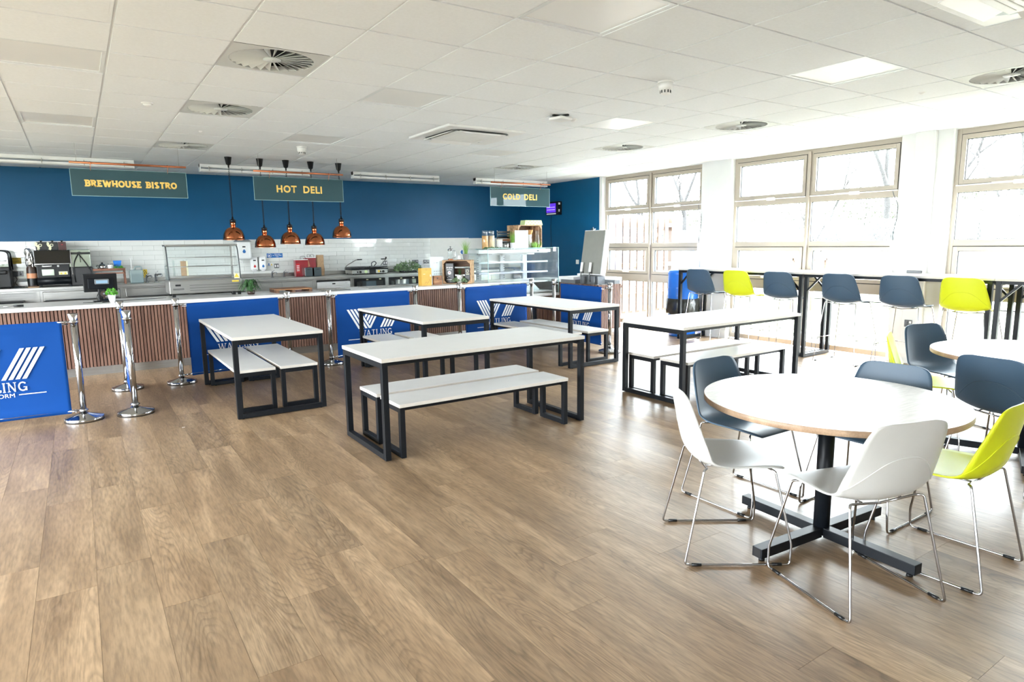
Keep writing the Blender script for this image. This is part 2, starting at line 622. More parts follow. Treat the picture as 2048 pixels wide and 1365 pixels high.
def glyph(ch, t):
    """centre-line strokes in a box of height 1; t = stroke weight. returns width, strokes, serif points (x, y)"""
    h = t / 2
    y0, y1, ym = h, 1 - h, 0.52
    if ch == 'B':
        return 0.78, [[(.18, y0), (.18, y1)], [(.18, y1), (.42, y1)] + arc(.42, (y1 + ym) / 2, .2, (y1 - ym) / 2, 90, -90) + [(.18, ym)], [(.18, ym), (.44, ym)] + arc(.44, (y0 + ym) / 2, .22, (ym - y0) / 2, 90, -90) + [(.18, y0)]], [(.12, 0), (.12, 1)]
    if ch == 'R':
        return 0.86, [[(.18, 0), (.18, 1)], [(.18, y1), (.42, y1)] + arc(.42, (y1 + ym) / 2, .2, (y1 - ym) / 2, 90, -90) + [(.18, ym)], [(.40, ym), (.70, 0)]], [(.18, 0), (.12, 1), (.72, 0)]
    if ch == 'E':
        return 0.74, [[(.18, y0), (.18, y1)], [(.12, y1), (.64, y1)], [(.18, .5), (.52, .5)], [(.12, y0), (.66, y0)]], [(.12, 0), (.12, 1)]
    if ch == 'W':
        return 1.18, [[(.10, 1), (.36, 0)], [(.36, 0), (.59, .95)], [(.59, .95), (.82, 0)], [(.82, 0), (1.08, 1)]], [(.12, 1), (.59, 1), (1.06, 1)]
    if ch == 'H':
        return 0.92, [[(.2, 0), (.2, 1)], [(.72, 0), (.72, 1)], [(.2, .5), (.72, .5)]], [(.2, 0), (.2, 1), (.72, 0), (.72, 1)]
    if ch == 'O':
        return 0.90, [arc(.45, .5, .34, .5 - h, 0, 360, 22)], []
    if ch == 'U':
        return 0.90, [[(.2, 1), (.2, .35)] + arc(.46, .35, .26, .35 - h, 180, 360, 12) + [(.72, .35), (.72, 1)]], [(.2, 1), (.72, 1)]
    if ch == 'S':
        return 0.76, [arc(.38, .74, .22, .26 - h, 20, 270, 12) + arc(.38, .26, .24, .26 - h, 90, -160, 12)], []
    if ch == 'I':
        return 0.42, [[(.21, 0), (.21, 1)]], [(.21, 0), (.21, 1)]
    if ch == 'T':
        return 0.80, [[(.40, 0), (.40, 1)], [(.08, y1), (.72, y1)]], [(.40, 0)]
    if ch == 'A':
        return 0.92, [[(.14, 0), (.44, 1)], [(.44, 1), (.78, 0)], [(.24, .34), (.66, .34)]], [(.14, 0), (.78, 0)]
    if ch == 'L':
        return 0.76, [[(.2, 0), (.2, 1)], [(.2, y0), (.66, y0)], [(.66, y0), (.66, .28)]], [(.2, 1), (.16, 0)]
    if ch == 'N':
        return 0.96, [[(.2, 0), (.2, 1)], [(.18, 1), (.74, 0)], [(.74, 0), (.74, 1)]], [(.2, 0), (.16, 1), (.74, 1)]
    if ch == 'G':
        return 0.94, [arc(.46, .5, .34, .5 - h, 42, 330, 18), [(.76, .05), (.76, .42)], [(.52, .42), (.84, .42)]], []
    return 0.4, [], []


def ribbon(mb, pts, t, put):
    n = len(pts)
    L_, R_ = [], []
    for i in range(n):
        if i == 0:
            dx, dy = pts[1][0] - pts[0][0], pts[1][1] - pts[0][1]
        elif i == n - 1:
            dx, dy = pts[-1][0] - pts[-2][0], pts[-1][1] - pts[-2][1]
        else:
            dx, dy = pts[i + 1][0] - pts[i - 1][0], pts[i + 1][1] - pts[i - 1][1]
        l = math.hypot(dx, dy) or 1
        nx, ny = -dy / l * t / 2, dx / l * t / 2
        L_.append((pts[i][0] + nx, pts[i][1] + ny))
        R_.append((pts[i][0] - nx, pts[i][1] - ny))
    for i in range(n - 1):
        mb._a([put(*R_[i]), put(*R_[i + 1]), put(*L_[i + 1]), put(*L_[i])], [(0, 1, 2, 3)])


def slabtext(mb, text, o, ux, uz, height, width, t=0.2, thin=None, serif=0.13, st=0.12, out=(0, -0.0004, 0)):
    """draw text; o = left baseline, ux/uz unit vectors, squeezed to width"""
    o, ux, uz, out = Vector(o), Vector(ux), Vector(uz), Vector(out)
    tot = sum(glyph(c, t)[0] for c in text)
    kx = width / tot
    x = 0
    k = 0
    for c in text:
        wd, strokes, serifs = glyph(c, t)
        for s_ in strokes:
            k += 1
            off = out * (1 + 0.25 * (k % 3))
            put = lambda a, b: o + off + ux * ((x + a) * kx) + uz * (b * height)
            tt = t
            if thin and len(s_) == 2 and (abs(s_[0][1] - s_[1][1]) < 0.02 or (c in 'WAN' and ((s_[1][0] - s_[0][0]) * (s_[1][1] - s_[0][1]) > 0 or s_[0][0] == s_[1][0]))):
                tt = thin
            ribbon(mb, s_, tt, put)
        for (a, b) in serifs:  # pale paving added to bounce daylight onto the ceiling; rear strip is unseen
            k += 1
            off = out * (1 + 0.25 * (k % 3))
            yb = st / 2 if b == 0 else 1 - st / 2
            put = lambda p, q: o + off + ux * ((x + p) * kx) + uz * (q * height)
            ribbon(mb, [(a - serif, yb), (a + serif, yb)], st, put)
        x += wd


def plaintext(name, text, mat_, o, ux, uz, height, width, parent, weight=0.0, out=(0, -0.0006, 0), spacing=1.0, lines=False):
    """text from Blender's built-in typeface turned into a flat mesh and fitted to height x width"""
    cu = bpy.data.curves.new('text', 'FONT')
    cu.body = text
    cu.size = 1
    cu.offset = weight
    cu.space_character = spacing
    cu.align_x = 'CENTER' if lines else 'LEFT'
    cu.resolution_u = 3
    to = bpy.data.objects.new('text', cu)
    COL.objects.link(to)
    dg = bpy.context.evaluated_depsgraph_get()
    me = bpy.data.meshes.new_from_object(to.evaluated_get(dg))
    bpy.data.objects.remove(to)
    bpy.data.curves.remove(cu)
    xs = [v.co.x for v in me.vertices]
    ys = [v.co.y for v in me.vertices]
    if not xs:
        return None
    o, ux, uz, out = Vector(o), Vector(ux), Vector(uz), Vector(out)
    kx, ky = width / (max(xs) - min(xs)), height / (max(ys) - min(ys))
    mx, my = min(xs), min(ys)
    for v in me.vertices:
        v.co = o + out + ux * ((v.co.x - mx) * kx) + uz * ((v.co.y - my) * ky)
    me.materials.clear()
    me.materials.append(MATS[mat_])
    for p in me.polygons:
        p.material_index = 0
    me.name = name
    ob = bpy.data.objects.new(name, me)
    COL.objects.link(ob)
    ob.parent = parent
    return ob


def in_sector(x, y):
    """is a floor or ceiling spot inside the wedge of the room that the photograph covers"""
    a = math.degrees(math.atan2(x, y))
    return y > -0.6 and -8 < a < 76

# ================================================================== STRUCTURE
H = 2.70
XR, YB, XL, YF = 8.22, 11.95, -4.2, -5.7      # right wall, back wall, left wall, wall behind the camera

# ---- floor: dark screed with vinyl planks, 0.226 wide and 1.25 long, running towards the servery
floor = struct(MB().box(XL, YF, -0.12, XR + 0.12, YB, -0.004).build('floor', 'floor_base'))
PW, PL = 0.226, 1.245
pm = MB().box(0, 0, -0.0038, PW - 0.0010, PL - 0.0010, 0.0).build('plank', 'floor_wood', floor)
pm.location = (-0.06 + PW, 3.47, 0)
rest = MB()
starts = {}
cells = []
rows = {0: 3.47, 1: 3.47, 2: 3.92, 3: 2.95, 4: 2.96, 5: 3.7}
known = {-1: 3.47 - 0.17, 0: 3.467, 1: 2.92, 2: 3.47, 3: 2.68 + .0, 4: 2.985, 7: 1.915, 8: 2.235, 9: 2.42, 10: 3.3}
for c in range(-19, 38):
    x = -0.06 + PW * c
    off = known.get(c, random.uniform(0, PL))
    y = off - PL * math.ceil((off - YF) / PL)
    while y < YB:
        cells.append((x, y))
        y += PL
vis, hid = [], []
for (x, y) in cells:
    cs = [(x, y), (x + PW, y), (x, y + PL), (x + PW, y + PL)]
    if any(in_sector(*p) for p in cs) and y < 9.15 and x > -1.9 and x + PW <= XR and math.hypot(max(x, 0), max(y + PL, 0)) > 1.5:
        vis.append((x, y))
    else:
        hid.append((x, y))
vis.sort(key=lambda p: math.hypot(p[0] + PW / 2, p[1] + PL / 2))
hid += vis[298:]
vis = vis[:298]
pm.location = (vis[0][0], vis[0][1], 0)
for (x, y) in vis[1:]:
    piece(pm, floor, (x, y, 0))
for (x, y) in hid:
    x1 = min(x + PW - 0.001, XR)
    y0, y1 = max(y, YF), min(y + PL - 0.001, YB)
    if x1 > x and y1 > y0 and x > XL:
        rest.box(x, y0, -0.0038, x1, y1, 0)
rest.build('plank', 'floor_wood', floor, kind='stuff')

# ---- ceiling: metal grid on 0.6 m centres with fissured mineral tiles
ceil = MB()
ceil.box(XL, YF, H + 0.06, XR + 0.12, YB + 0.1, H + 0.16)
ceil.build('ceiling', 'void')
ceiling = struct(bpy.data.objects['ceiling'])
gx = [0.28 + 0.6 * k for k in range(-8, 13)]
gy = [2.44 + 0.6 * k for k in range(-14, 16)]
XM = 7.48
g = MB()
for x in gx:
    if XL < x <= XM + 0.01:
        g.box(x - 0.012, YF, H + 0.004, x + 0.012, YB, H + 0.0)
        g.box(x - 0.0015, YF, H + 0.004, x + 0.0015, YB, H + 0.04)
for y in gy:
    if YF < y < YB:
        for i in range(len(gx) - 1):
            g.box(gx[i] + 0.012, y - 0.012, H + 0.0005, gx[i + 1] - 0.012, y + 0.012, H + 0.004)
g.build('ceiling_grid', 'ceiling_grid', ceiling)
mg = MB()
mg.box(XM + 0.014, YF, H - 0.004, XR + 0.1, YB, H + 0.03)
mg.build('plaster_margin', 'plaster', ceiling)
lights = [(x, y) for x in (-0.32, 2.08, 4.48, 6.88) for y in (2.44, 4.84, 7.24)]
diffs = [(0.88, 4.24), (0.88, 6.04), (0.88, 8.44), (5.68, 1.84), (5.68, 4.24), (5.68, 6.04), (5.68, 8.44)]
skip = {(round(x, 2), round(y, 2)) for (x, y) in lights + diffs}
tb = MB()
tb.box(0.008, 0.008, H - 0.006, 0.592, 0.592, H + 0.012)
tile0 = None
trest = MB()
nt_ = 0
for i in range(len(gx) - 1):
    for j in range(-1, len(gy)):
        x = gx[i]
        y = gy[j] if j >= 0 else gy[0] - 0.6
        if (round(x, 2), round(y, 2)) in skip or x < XL or y >= YB - 0.05:
            continue
        if 3.2 < x + 0.3 < 4.2 and 5.9 < y + 0.3 < 6.9 and False:
            continue
        d = math.hypot(x + 0.3, y + 0.3)
        full = y + 0.6 < YB
        if in_sector(x + 0.3, y + 0.3) and d > 1.9 and y > 0.4 and full and nt_ < 290:
            nt_ += 1
            if tile0 is None:
                tile0 = tb.build('ceiling_tile', 'ceiling_tile', ceiling)
                tile0.location = (x, y, 0)
            else:
                piece(tile0, ceiling, (x, y, 0))
        else:
            trest.box(x + 0.008, y + 0.008, H - 0.006, x + 0.592, min(y + 0.592, YB), H + 0.012)
trest.build('ceiling_tile', 'ceiling_tile', ceiling, kind='stuff')

# ---- walls
wb = MB()
wb.box(XL, YB, 0, XR + 0.12, YB + 0.12, H + 0.1)
wall_back = struct(wb.build('wall_back', 'blue_paint'))
up_ = MB()
up_.box(6.00, YB - 0.0105, 0.98, XR, YB, 1.617)
up_.build('splash_panel', 'cream_panel', wall_back)
gr = MB()
gr.box(-2.4, YB - 0.004, 0.9, 6.00, YB, 1.617)
gr.build('grout_bed', 'grout', wall_back)
tm = MB()
tm.box(0.0014, -0.0115, 0.0014, 0.2986, -0.002, 0.0742)
t0_ = None
for r in range(8):
    z = 1.617 - 0.0762 * (r + 1)
    x = -1.2 + (0.15 if r % 2 else 0)
    while x < 6.15:
        if x + 0.3 <= 6.01:
            if t0_ is None:
                t0_ = tm.build('wall_tile', 'wall_tile', wall_back, bevel=0.0012, segs=1)
                t0_.location = (x, YB, z)
            else:
                o = piece(t0_, wall_back, (x, YB, z), (random.uniform(-.008, .008), 0, random.uniform(-.006, .006)))
                b = o.modifiers.new('bevel', 'BEVEL')
                b.width = 0.0012
                b.segments = 1
        x += 0.3
ex = MB()
for r in range(8):
    z = 1.617 - 0.0762 * (r + 1)
    x = -2.4 + (0.15 if r % 2 else 0)
    while x < -1.21:
        ex.box(x + .0014, YB - 0.0115, z + .0014, min(x + .2986, -1.2 + (0.15 if r % 2 else 0) - .002), YB - .002, z + .0742)
        x += 0.3
for r in range(1, 8, 2):
    z = 1.617 - 0.0762 * (r + 1)
    MB().box(5.8514, YB - .0115, z + .0014, 5.9986, YB - .002, z + .0742).build('wall_tile', 'wall_tile', wall_back)
ex.build('wall_tile', 'wall_tile', wall_back, kind='stuff')
tr = MB()
tr.box(-2.4, YB - 0.014, 1.617, 6.9, YB, 1.624)
tr.build('tile_trim', 'white_plastic', wall_back)

# right wall: blue part beyond the windows, white piers between the bays
ws = MB()
ws.box(XR, 9.32, 0, XR + 0.3, YB, H)
wall_right = struct(ws.build('wall_right', 'blue_paint'))
pr = MB()
pr.box(XR, 9.25, 0, XR + 0.3, 9.32, H)
pr.build('reveal', 'plaster', wall_right)
edges = [9.25] + [v for (a, b) in BAYS for v in (a, b)]
for k in range(len(BAYS)):
    ya = BAYS[k + 1][1] if k + 1 < len(BAYS) else YF
    yb = BAYS[k][0]
    p = MB()
    p.box(XR, ya, 0, XR + 0.3, yb, H)
    p.build('pier', 'plaster', wall_right, bevel=0.003)
hd = MB()
hd.box(XR + 0.01, YF, H - 0.012, XR + 0.3, 9.25, H + 0.1)
hd.build('window_head', 'plaster', wall_right)
bx = MB()
bx.box(XR - 0.06, 3.59, 0.12, XR, 3.80, H - 0.004)
bx.build('pipe_boxing', 'plaster', wall_right, bevel=0.004)
sk = struct(MB().box(XR - 0.014, 3.43, 0, XR, 3.98, 0.12).box(XR - 0.014, 6.38, 0, XR, 6.93, 0.12).box(XR - 0.014, 9.25, 0, XR, YB, 0.12).build('baseboard_right', 'plaster'))

wl = MB()
ys = [YF] + [v for ab in SIDE for v in ab] + [YB]
for i in range(0, len(ys), 2):
    wl.box(XL - 0.2, ys[i], 0, XL, ys[i + 1], H + 0.1)
for (a, b) in SIDE:
    wl.box(XL - 0.2, a, 2.62, XL, b, H + 0.1)
wall_left = struct(wl.build('wall_left', 'plaster'))
for (a, b) in SIDE:
    f = MB()
    for (x0, x1) in ((a, a + .06), ((a + b) / 2 - .035, (a + b) / 2 + .035), (b - .06, b)):
        f.box(XL - .12, x0, 0, XL - .06, x1, 2.62)
    for z in (0, 0.83, 1.40, 2.03, 2.56):
        f.box(XL - .11, a + .06, z, XL - .07, b - .06, z + 0.06)
    f.build('side_fill_window_frame', 'window_frame', wall_left)  # frames of the added fill windows, out of view
# wall behind the camera: white with tall glazed openings that light the room from the front
wf = MB()
xs = [XL] + [v for ab in REAR for v in ab] + [XR + 0.3]
for i in range(0, len(xs), 2):
    wf.box(xs[i], YF - 0.2, 0, xs[i + 1], YF, H + 0.1)
for (a, b) in REAR:
    wf.box(a, YF - 0.2, 2.62, b, YF, H + 0.1)
wall_front = struct(wf.build('wall_front', 'plaster'))
for i, (a, b) in enumerate(REAR):
    f = MB()
    for (x0, x1) in ((a, a + .06), ((a + b) / 2 - .035, (a + b) / 2 + .035), (b - .06, b)):
        f.box(x0, YF - .12, 0, x1, YF - .06, 2.62)
    for z in (0, 0.83, 1.40, 2.03, 2.56):
        f.box(a + .06, YF - .11, z, b - .06, YF - .07, z + 0.06)
    f.build('rear_window_frame', 'window_frame', wall_front)

# ---- windows in the right wall
XW = XR + 0.09


def window(n, a, b, lights_on=True):
    root = bpy.data.objects.new('window_%d' % n, None)
    COL.objects.link(root)
    struct(root)
    root.location = (XW, a, 0)
    W = b - a
    f = MB()
    f.box(0, 0, 0.02, .07, .045, 2.69).box(0, W - .045, 0.02, .07, W, 2.69)
    f.box(0, .045, 2.63, .07, W - .045, 2.69).box(0, .045, 0.02, .07, W - .045, 0.09)
    f.build('frame', 'window_frame', root, bevel=0.002)
    mu = W / 2
    m = MB()
    m.box(0, mu - .04, .09, .07, mu + .04, 2.63)
    m.build('mullion', 'window_frame', root, bevel=0.003)
    mc = MB()
    mc.box(-.035, mu - .022, .09, 0, mu + .022, 2.66)
    mc.build('mullion_cover', 'window_frame', root, bevel=0.008)
    for (y0, y1) in ((.045, mu - .04), (mu + .04, W - .045)):
        for (z0, z1, nm) in ((1.995, 2.075, 'transom'), (1.40, 1.472, 'transom'), (0.80, 0.925, 'transom')):
            t = MB()
            t.box(0, y0, z0, .07, y1, z1)
            t.build('transom', 'window_frame', root, bevel=0.002)
        for (z0, z1) in ((2.085, 2.622), (0.935, 1.392)):
            s_ = MB()
            q = .048
            s_.box(-.012, y0 + .008, z0, .055, y0 + .008 + q, z1)
            s_.box(-.012, y1 - .008 - q, z0, .055, y1 - .008, z1)
            s_.box(-.012, y0 + .008 + q, z0, .055, y1 - .008 - q, z0 + q)
            s_.box(-.012, y0 + .008 + q, z1 - q, .055, y1 - .008 - q, z1)
            s_.build('sash', 'window_frame', root, bevel=0.002)
            k = MB()
            e = .003
            k.box(.002, y0 + .0, z0 - .01, .05, y0 + .008, z1 + .01).box(.002, y1 - .008, z0 - .01, .05, y1, z1 + .01)
            k.box(.002, y0, z0 - .01, .05, y1, z0).box(.002, y0, z1, .05, y1, z1 + .008)
            yi0, yi1, zi0, zi1 = y0 + .008 + q, y1 - .008 - q, z0 + q, z1 - q
            for zz in ((zi0, zi0 + .006), (zi1 - .006, zi1)):
                k.box(.012, yi0, zz[0], .045, yi1, zz[1])
            for yy in ((yi0, yi0 + .006), (yi1 - .006, yi1)):
                k.box(.012, yy[0], zi0, .045, yy[1], zi1)
            k.build('gasket', 'gasket', root)
            gl = MB()
            gl.box(.024, yi0, zi0, .030, yi1, zi1)
            gl.build('pane', 'window_glass', root)
        for (z0, z1) in ((1.472, 1.995), (.09, .80)):
            gl = MB()
            gl.box(.030, y0, z0, .036, y1, z1)
            gl.build('pane', 'window_glass', root)
            k = MB()
            for zz in ((z0, z0 + .005), (z1 - .005, z1)):
                k.box(.02, y0, zz[0], .045, y1, zz[1])
            for yy in ((y0, y0 + .005), (y1 - .005, y1)):
                k.box(.02, yy[0], z0, .045, yy[1], z1)
            k.build('gasket', 'gasket', root)
        if lights_on:
            ac = MB()
            ym = (y0 + y1) / 2
            ac.rod((-.028, y0 - .01, 2.072), (-.028, y1 + .01, 2.072), .007, 8)
            ac.box(-.05, ym - .10, 2.052, -.012, ym + .02, 2.092)
            ac.box(-.045, ym + .02, 2.066, -.012, ym + .22, 2.084)
            ac.build('actuator', 'white_plastic', root, bevel=.003)
            hn = MB()
            hn.box(-.035, ym - .07, .95, -.012, ym + .07, .966)
            hn.build('handle', 'white_plastic', root, bevel=.004)
    return root


for n, (a, b) in enumerate(BAYS):
    window(n + 1, a, b, n < 3)

# cable and conduit beside the windows
for (y, lab) in ((4.0, 'grey conduit and cable on the middle pier, window side'), (6.945, 'grey conduit and cable at the near edge of the farthest window')):
    c = thing('window_conduit', lab, 'cable', (XR - 0.012, y, 0))
    MB().box(-.012, -.03, .62, .010, .02, 1.44).build('conduit', 'white_plastic', c, bevel=.004)
    q = MB()
    q.tube(fillet([(0, 0, 1.44), (0, -.005, 1.6), (0, -.03, 1.72), (0, -.035, 1.9), (0, .02, 2.0), (0.03, .05, 2.06)], .1), .005, 6)
    q.build('cord', 'grey_plastic', c)
    MB().cyl((0, 0, 0), .02, 1.41, 1.46, 12).build('gland', 'white_plastic', c)

# ================================================================== CEILING FITTINGS
where = {-0.32: 'far left', 2.08: 'left of centre', 4.48: 'right of centre', 6.88: 'beside the windows'}
rowname = {2.44: 'nearest the camera', 4.84: 'in the middle row', 7.24: 'farthest from the camera'}
lp = None
for (x, y) in lights:
    lab = 'square flat ceiling light panel, %s column, %s' % (where[x], rowname[y])
    if lp is None:
        lp = thing('ceiling_light', lab, 'ceiling light', (x, y, 0), group='flush ceiling light panels')
        f = MB()
        a, b, c, d = .006, .594, .030, .570
        f.box(a, a, H - .004, b, c, H + .02).box(a, d, H - .004, b, b, H + .02).box(a, c, H - .004, c, d, H + .02).box(d, c, H - .004, b, d, H + .02)
        f.build('frame', 'ceiling_grid', lp)
        MB().box(c, c, H + .002, d, d, H + .012).build('diffuser', 'panel_diffuser', lp)
    else:
        dup(lp, (x, y, 0), 0, lab)

dp = None
dlab = ['round swirl vent in square plate, nearest of the left row of three', 'round swirl vent in square plate, middle of the left row of three',
        'round swirl vent in square plate, last of the left row, nearest the blue wall', 'round swirl vent cut off by the right photo edge',
        'round swirl vent on the right, above the second window bay', 'round swirl vent on the right, above the farthest window bay',
        'round swirl vent on the right, nearest the blue wall']
for (x, y), lab in zip(diffs, dlab):
    if dp is None:
        dp = thing('ceiling_vent', lab, 'air vent', (x, y, 0), group='swirl air diffusers')
        m = MB()
        R_, n = .262, 48
        # plate with a round hole, built as a fan between the circle and the square
        circ = [(.3 + R_ * math.cos(2 * PI * i / n + PI / 4), .3 + R_ * math.sin(2 * PI * i / n + PI / 4)) for i in range(n)]
        sq = []
        for i in range(n):
            a = 2 * PI * i / n + PI / 4
            c, s_ = math.cos(a), math.sin(a)
            k = .292 / max(abs(c), abs(s_))
            sq.append((.3 + k * c, .3 + k * s_))
        vs = [(p[0], p[1], H - .004) for p in circ] + [(p[0], p[1], H - .004) for p in sq] + [(p[0], p[1], H + .03) for p in circ]
        fs = []
        for i in range(n):
            j = (i + 1) % n
            fs.append((i, j, n + j, n + i))
            fs.append((i, 2 * n + i, 2 * n + j, j))
        m._a(vs, fs)
        m.build('plate', 'blade', dp)
        MB().lathe([(.255, H + .05), (.255, H + .055)], 32, (.3, .3, 0)).build('duct', 'void', dp)
        hb = MB()
        hb.lathe([(.0, H - .002), (.055, H - .002), (.055, H + .006)], 24, (.3, .3, 0), capb=False)
        hb.lathe([(0, H - .006), (.006, H - .005), (.008, H - .002)], 10, (.3, .3, 0), capb=False)
        hb.build('hub', 'blade', dp)
        bl = MB()
        # one blade: radial vane, widening outwards and tilted about its own length
        th = math.radians(40)
        pts = []
        for r in (.05, .258):
            wd = 2 * PI * r / 26 * 0.70
            for sgn in (-1, 1):
                pts.append((r, sgn * wd / 2 * math.cos(th), sgn * wd / 2 * math.sin(th)))
        tk = .0016
        vs = [(p[0], p[1], p[2] - tk) for p in pts] + [(p[0], p[1], p[2] + tk) for p in pts]
        bl._a(vs, [(0, 2, 3, 1), (4, 5, 7, 6), (0, 1, 5, 4), (2, 6, 7, 3), (0, 4, 6, 2), (1, 3, 7, 5)])
        b0 = None
        for k in range(26):
            if b0 is None:
                b0 = bl.build('vane', 'blade', dp, (.3, .3, H + .008))
            else:
                piece(b0, dp, (.3, .3, H + .008), (0, 0, 2 * PI * k / 26))
    else:
        dup(dp, (x, y, 0), 0, lab)

# cassette air conditioners
ap = None
for (x, y, lab) in ((3.69, 6.38, 'white ceiling cassette air conditioner with four flaps, in the middle of the ceiling'),
                    (3.90, 1.25, 'white ceiling cassette air conditioner cut off by the top photo edge at the right')):
    if ap is None:
        ap = thing('air_conditioner', lab, 'air conditioner', (x, y, H), group='ceiling cassette units')
        m = MB()
        m.box(-.475, -.475, -.030, .475, .475, -.002)
        m.build('panel', 'white_plastic', ap, bevel=.012)
        c = MB()
        oct_ = []
        for (sx, sy) in ((1, 1), (-1, 1), (-1, -1), (1, -1)):
            A, B_ = .355, .30
            q = [(sx * A, sy * B_), (sx * B_, sy * A)]
            oct_ += q if sx * sy > 0 else q[::-1]
        c.prism(oct_, -.034, -.0305)
        c.build('outlet_slot', 'steel_dark', ap)
        c = MB()
        c.box(-.29, -.29, -.048, .29, .29, -.034)
        c.build('grille', 'white_plastic', ap, bevel=.010)
        gg = MB()
        for k in range(14):
            yy = -.24 + .48 * k / 13
            gg.box(-.24, yy - .003, -.0495, .24, yy + .003, -.047)
        gg.build('grille_slat', 'plaster', ap, kind='stuff')
        fl = MB()
        fl.cbox((0, 0, 0), (.52, .10, .008), Matrix.Rotation(math.radians(-18), 3, 'X'))
        f0 = fl.build('flap', 'white_plastic', ap, (0, .345, -.044), bevel=.003)
        for k in range(1, 4):
            a = k * PI / 2
            piece(f0, ap, (-.345 * math.sin(a), .345 * math.cos(a), -.044), (0, 0, a))
    else:
        dup(ap, (x, y, H), 0, lab)

# detectors and sensors
def detector(x, y, lab, s=1.0, deep=True):
    t = thing('smoke_detector', lab, 'smoke detector', (x, y, H - .006))
    z = lambda v: v * s
    MB().lathe([(z(.052), z(-.010)), (z(.055), z(-.004)), (z(.055), 0)], 28).build('base', 'white_plastic', t)
    if deep:
        MB().lathe([(z(.020), z(-.085)), (z(.034), z(-.080)), (z(.036), z(-.058)), (z(.046), z(-.056)), (z(.050), z(-.010))], 28).build('body', 'white_plastic', t)
        sl = MB()
        for k in range(10):
            a = 2 * PI * k / 10
            sl.cbox((z(.0355) * math.cos(a), z(.0355) * math.sin(a), z(-.068)), (z(.004), z(.008), z(.018)), Matrix.Rotation(a, 3, 'Z'))
        sl.build('slot', 'gasket', t)
    else:
        MB().lathe([(z(.006), z(-.034)), (z(.03), z(-.028)), (z(.042), z(-.010))], 24).build('body', 'white_plastic', t)
    return t


detector(3.83, 3.60, 'white smoke detector with slotted head, nearest one on the ceiling', 1.1)
detector(2.40, 8.15, 'white smoke detector in front of the hot deli lamps', 1.1)
detector(.61, 6.33, 'small flat white detector on the left side of the ceiling', .85, False)
detector(1.19, 7.56, 'tiny white ceiling sensor between the left vents', .4, False)
detector(5.97, 2.76, 'tiny white ceiling sensor between the right vents', .45, False)
detector(4.17, 5.12, 'small domed white sensor beside the wireless access point', .75, False)
t = thing('access_point', 'white wireless access point fixed to the ceiling on a black bracket', 'access point', (3.95, 5.04, H - .006), rz=.15)
m = MB()
m.prism([(.10 * math.cos(a) * 1.0 if abs(math.cos(a)) < 2 else 0, .10 * math.sin(a)) for a in [2 * PI * k / 28 for k in range(28)]], -.045, -.018)
m.v = [(max(-.085, min(.085, x * 1.15)), max(-.085, min(.085, y * 1.15)), z) for (x, y, z) in m.v]
m.build('body', 'white_plastic', t, bevel=.008)
MB().box(-.10, -.012, -.016, .10, .012, 0).box(-.012, -.10, -.016, .012, .10, 0).build('bracket', 'black_plastic', t)

# long white battens in front of the back wall
bt = [(-2.2, .78, 'white ceiling batten light, leftmost, above the bistro sign'), (1.60, 3.18, 'white ceiling batten light behind the hot deli pendant lamps'),
      (3.89, 5.47, 'white ceiling batten light between the hot and cold deli signs'), (6.22, 7.86, 'white ceiling batten light behind the cold deli sign')]
for (x0, x1, lab) in bt:
    t = thing('batten_light', lab, 'batten light', (x0, 10.50, H), group='batten lights along the servery')
    L_ = x1 - x0
    m = MB()
    m.prism([(-.045, -.004), (.045, -.004), (.045, -.045), (.03, -.055), (-.03, -.055), (-.045, -.045)], 0, L_, Matrix(((0, 0, 1, 0), (1, 0, 0, 0), (0, 1, 0, 0), (0, 0, 0, 1))))
    m.build('body', 'white_plastic', t)
    m = MB()
    m.prism([(-.055, -.075), (.055, -.075), (.05, -.10), (.02, -.112), (-.02, -.112), (-.05, -.10)], .01, L_ - .01, Matrix(((0, 0, 1, 0), (1, 0, 0, 0), (0, 1, 0, 0), (0, 0, 0, 1))))
    m.build('diffuser', 'white_plastic', t)
    MB().box(0, -.05, -.112, .012, .05, -.004).box(L_ - .012, -.05, -.112, L_, .05, -.004).build('end_cap', 'white_plastic', t)
    n = max(3, int(L_ / .38))
    c = MB()
    c.tube(fillet([(0, -.058, -.05), (0, -.066, -.03), (0, -.062, -.075), (0, -.072, -.09), (0, -.058, -.10)], .01, 3), .004, 5)
    c.box(-.008, -.062, -.080, .008, -.046, -.050)
    c0 = None
    for k in range(n):
        xx = .12 + (L_ - .24) * k / (n - 1)
        if c0 is None:
            c0 = c.build('clip', 'stainless', t, (xx, 0, 0))
        else:
            piece(c0, t, (xx, 0, 0))

